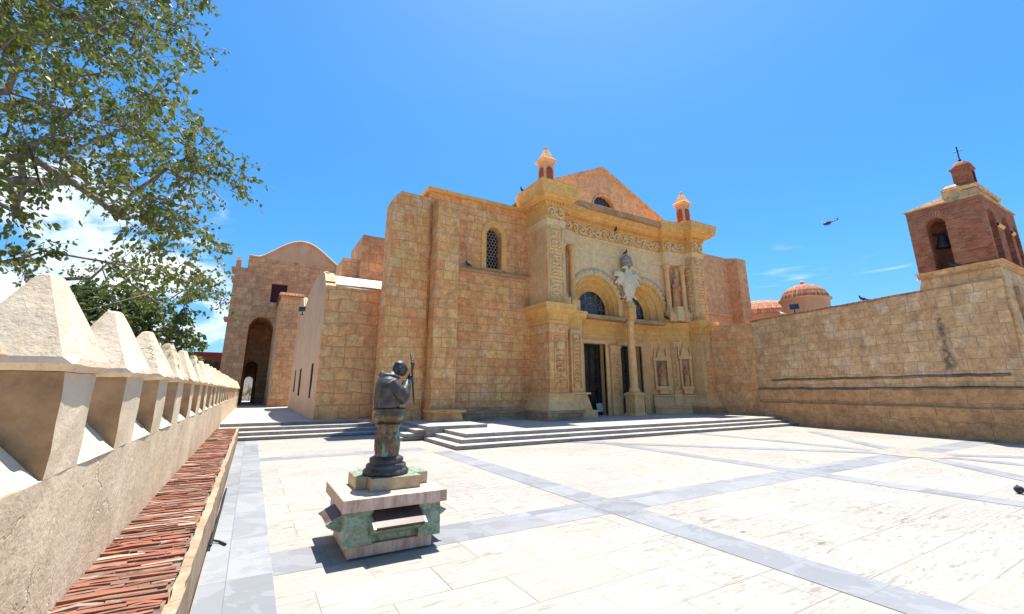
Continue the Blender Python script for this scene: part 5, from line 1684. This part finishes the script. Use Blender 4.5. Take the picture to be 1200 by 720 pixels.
BL2 = [((-5.19, 19.54, 4.7), 0.8, 12), ((-4.59, 19.27, 4.07), 0.99, 20), ((-4.09, 19.85, 4.41), 1.08, 23), ((-3.52, 20.67, 4.17), 0.97, 17), ((-2.55, 18.89, 3.71), 0.54, 6), ((-4.5, 21.37, 3.64), 1.32, 30), ((-4.81, 18.36, 3.57), 0.81, 15), ((-2.52, 21.01, 3.62), 0.34, 3), ((-3.44, 21.18, 3.52), 0.76, 10), ((-2.29, 18.63, 4.99), 0.2, 3), ((-2.26, 21.16, 3.58), 0.26, 3)]

tree('tree', 'broad-leaved tree whose branches hang over the near end of the battlement wall',
     [[(-6.5, 8, -.35), (-6.3, 8, 2.2), (-6.2, 8, 3.2), (-6.0, 8, 4.6)],
      [7, (-4.6, 8.2, 4.0), (-3.0, 8.4, 4.9), (-2.1, 8.7, 4.85), (-1.3, 8.8, 4.75)],
      [9, (-4.8, 8.0, 5.3), (-3.4, 8.0, 5.7), (-2.4, 8.3, 5.7), (-1.5, 8.3, 6.0)],
      [9, (-5.2, 7.4, 6.4), (-3.6, 7.5, 7.0), (-2.2, 7.7, 6.9)],
      [5, (-4.2, 8.4, 2.6), (-3.1, 8.9, 2.86), (-2.4, 9.3, 2.95), (-1.8, 9.9, 3.4)],
      [7, (-4.4, 8.9, 4.4), (-2.9, 9.0, 4.9), (-1.8, 9.3, 4.6)]],
     [(c_, r_, int(n_ * (1.5 if c_[2] < 5.0 and c_[0] > -2.3 else 1))) for c_, r_, n_ in BL1] + [((-7.2, 9, 6.0), 1.6, 24), ((-7.5, 7, 7.0), 1.6, 24), ((-6, 10, 6.5), 1.5, 20)], M['leaf'], .080, 34, 11, M['leaf'], trunk_r=.24, clus=.32)
tree('tree', 'dense leafy tree rising behind the middle of the battlement wall',
     [[(-4.3, 20, -.35), (-4.1, 20, 2.2)], [5, (-3.6, 20, 3.4), (-3.0, 20, 4.0), (-2.4, 19.8, 4.6)], [5, (-4.6, 19.6, 3.6)]],
     BL2, M['leaf_dark'], .16, 62, 12, M['leaf_dark'], trunk_r=.2, clus=.55)
tree('tree', 'small bright green shrub beyond the far end of the battlement wall',
     [[(-4.2, 50, -.35), (-4.2, 50, 2.5)]], [((-4.4, 50, 3.7), 1.0, 14), ((-3.4, 50.5, 3.6), .8, 10)], M['leaf'], .3, 40, 13, M['leaf'], trunk_r=.12, clus=.6)

hb = thing('house', 'dark red rendered house seen beyond the far end of the battlement wall', 'house', (-5, 62, -.3))
MB().box(-9, -3.0, 61, 70, -.3, 5.7).build('house_wall', M['far_red'], hb)
MB().box(-9.2, -2.8, 60.8, 70.2, 5.702, 5.95).build('roof_edge', M['far_red'], hb)
for i, (x, y, h) in enumerate(((-1.4, 63, 1.6), (-.2, 66, 2.2))):
    tree('shrub', ('pale shrub seen through the left side of the gatehouse passage', 'taller shrub seen through the right side of the gatehouse passage')[i],
         [[(x, y, -.2), (x, y, h * .6)]], [((x, y, h * .75), h * .3, 10)], M['leaf'], .16, 30, 20 + i, M['leaf'], trunk_r=.05, clus=.4)
fw = MB().box(-12, 9, 76, 76.4, -.2, 4.5)
tag(fw.build('wall', plain('pale_far_wall', (.62, .58, .52), .9), rough=2), 'pale distant wall seen through the gatehouse passage', 'wall')

# ================================================================== SMALL THINGS
def pigeon(x, y, z, rot, label, mat='bird', s=1.0):
    r_ = thing('pigeon', label, 'bird', (x, y, z), 'pigeons on the buildings')
    c_, s_ = math.cos(R(rot)), math.sin(R(rot))
    P_ = lambda a, b_, h: (x + s * (a * c_ - b_ * s_), y + s * (a * s_ + b_ * c_), z + s * h)
    b_ = MB()
    b_.tube([P_(-.10, 0, .10), P_(-.03, 0, .12), P_(.05, 0, .15), P_(.085, 0, .20), P_(.095, 0, .245)], [.035, .065, .065, .04, .032], 10)
    b_.ball(P_(.10, 0, .26), .034 * s, 10, 7)
    b_.tube([P_(.125, 0, .26), P_(.155, 0, .252)], [.010 * s, .003 * s], 6)
    b_.tube([P_(-.06, 0, .11), P_(-.21, 0, .06)], [.04 * s, .022 * s], 8)
    b_.build('bird_body', M[mat], r_, smooth=True)
    for sy in (-1, 1):
        MB().tube([P_(.0, sy * .02, .08), P_(.01, sy * .025, .0)], .007 * s, 5).build('leg', M['iron'], r_)
        MB().tube([P_(.05, sy * .05, .15), P_(-.05, sy * .058, .12), P_(-.17, sy * .035, .075)], [.022 * s, .032 * s, .008 * s], 7).build('wing', M[mat], r_, smooth=True)
    return r_


pigeon(11.35, 18.4, 12.1, 200, 'dark pigeon on the left corner of the main cornice')
pigeon(17.65, 17.99, 10.9, 250, 'dark pigeon perched on the carved frieze', s=.0 + 1.0)
pigeon(8.40, 18.66, 7.54, 180, 'dark pigeon on the string course left of the lancet window')
pigeon(18.27, 17.93, 9.56, 270, 'dark pigeon on top of the eagle emblem crown')
pigeon(21.13, 17.75, 5.80, 190, 'dark pigeon on the portal cornice under the right arch', s=1.5)
pigeon(wx(8.6) + .2, 8.6, 5.58, 120, 'dark pigeon on the courtyard wall coping between cupola and bell tower')
pigeon(wx(12.6) + .2, 12.6, 5.58, 100, 'white pigeon on the courtyard wall coping beside the cupola', 'bird_white')
pigeon(22.2, 5.2, 6.16, 100, 'dark pigeon on the bell tower ledge below the arch')
pigeon(11.42, 2.55, .012, 30, 'small dark bird on the pavement at the right', s=.42)

def floodlight(x, y, z, rot, label, s=1.0):
    r_ = thing('floodlight', label, 'lamp', (x, y, z))
    rm = Matrix.Translation((x, y, z)) @ Matrix.Rotation(R(rot), 4, 'Z')
    def put(m_):
        m_.v = [tuple(rm @ (Vector(v) * s)) for v in m_.v]
        return m_
    put(MB().tube([(0, 0, 0), (0, 0, .18)], .025, 8).box(-.08, .08, -.08, .08, 0, .02)).build('bracket', M['iron'], r_)
    b_ = put(MB().add([(-.2, -.10, .16), (.2, -.10, .16), (.2, -.02, .46), (-.2, -.02, .46), (-.14, .12, .2), (.14, .12, .2), (.14, .16, .38), (-.14, .16, .38)],
                      [(0, 1, 2, 3), (4, 7, 6, 5), (0, 4, 5, 1), (1, 5, 6, 2), (2, 6, 7, 3), (3, 7, 4, 0)])).build('lamp_housing', M['grey_stone'], r_)
    put(MB().add([(-.17, -.104, .19), (.17, -.104, .19), (.17, -.034, .43), (-.17, -.034, .43)], [(0, 1, 2, 3)])).build('lamp_glass', M['glass'], r_)
floodlight(wx(11.85) + .15, 11.85, 5.58, -60, 'grey floodlight on the courtyard wall below the cupola', 1.15)
floodlight(2.3, 31.5, 6.56, -20, 'small dark floodlight in the dip of the chapel roof', 1.2)

nt = thing('notice_board', 'small grey notice standing in the dark doorway beside the central pilaster', 'sign', (16.95, 19.25, .36))
MB().add([(16.6, 19.12, .55), (17.02, 19.12, .55), (17.02, 19.2, 1.0), (16.6, 19.2, 1.0), (16.6, 19.14, .55), (17.02, 19.14, .55), (17.02, 19.22, 1.0), (16.6, 19.22, 1.0)],
         [(0, 1, 2, 3), (4, 7, 6, 5), (0, 4, 5, 1), (1, 5, 6, 2), (2, 6, 7, 3), (3, 7, 4, 0)]).build('board', M['notice'], nt)
MB().tube([(16.66, 19.16, .362), (16.66, 19.2, 1.0)], .015, 6).tube([(16.96, 19.16, .362), (16.96, 19.2, 1.0)], .015, 6).tube([(16.81, 19.36, .362), (16.81, 19.22, .95)], .015, 6).build('stand', M['iron'], nt)

# helicopter far off in the sky
HP = CAM + Vector((0.8842, 0.3578, 0.3002)) * 330
he = thing('helicopter', 'small dark helicopter flying in the blue sky left of the bell tower', 'helicopter', tuple(HP))
rt = Vector((.864, -.503, 0))                                       # flies across the view, nose to the left and a little down
fwd = (-rt * .97 - Vector((0, 0, .24))).normalized()
side = fwd.cross(Vector((0, 0, 1))).normalized()
upv = side.cross(fwd)
H_ = lambda a, b_, c_: HP + fwd * a + side * b_ + upv * c_
hf = MB().tube([H_(2.9, 0, -.1), H_(2.5, 0, 0), H_(1.2, 0, .15), H_(-.8, 0, .2), H_(-2.2, 0, .35), H_(-2.6, 0, .4)], [.2, .6, .95, .95, .5, .3], 12)
hf.build('fuselage', M['heli'], he, smooth=True)
MB().tube([H_(-2.3, 0, .4), H_(-6.8, 0, .75)], [.3, .14], 8).build('tail_boom', M['heli'], he, smooth=True)
MB().tube([H_(-6.5, 0, .6), H_(-7.4, 0, 2.0)], [.28, .2], 6).tube([H_(-6.4, .12, 1.6), H_(-7.6, .12, 1.0)], .09, 5).build('tail_fin', M['heli'], he)
MB().tube([H_(0, 0, 1.0), H_(0, 0, 1.7)], .16, 6).tube([H_(5.4, 2.2, 1.65), H_(0, 0, 1.75), H_(-5.4, -2.2, 1.65)], .10, 5).build('rotor', M['heli'], he)
for sy in (-1, 1):
    MB().tube([H_(2.0, sy * 1.0, -1.2), H_(-1.6, sy * 1.0, -1.2)], .08, 5).tube([H_(1.0, sy * .6, -.5), H_(1.0, sy * 1.0, -1.2)], .07, 5).tube([H_(-.8, sy * .6, -.5), H_(-.8, sy * 1.0, -1.2)], .07, 5).build('skid', M['heli'], he)
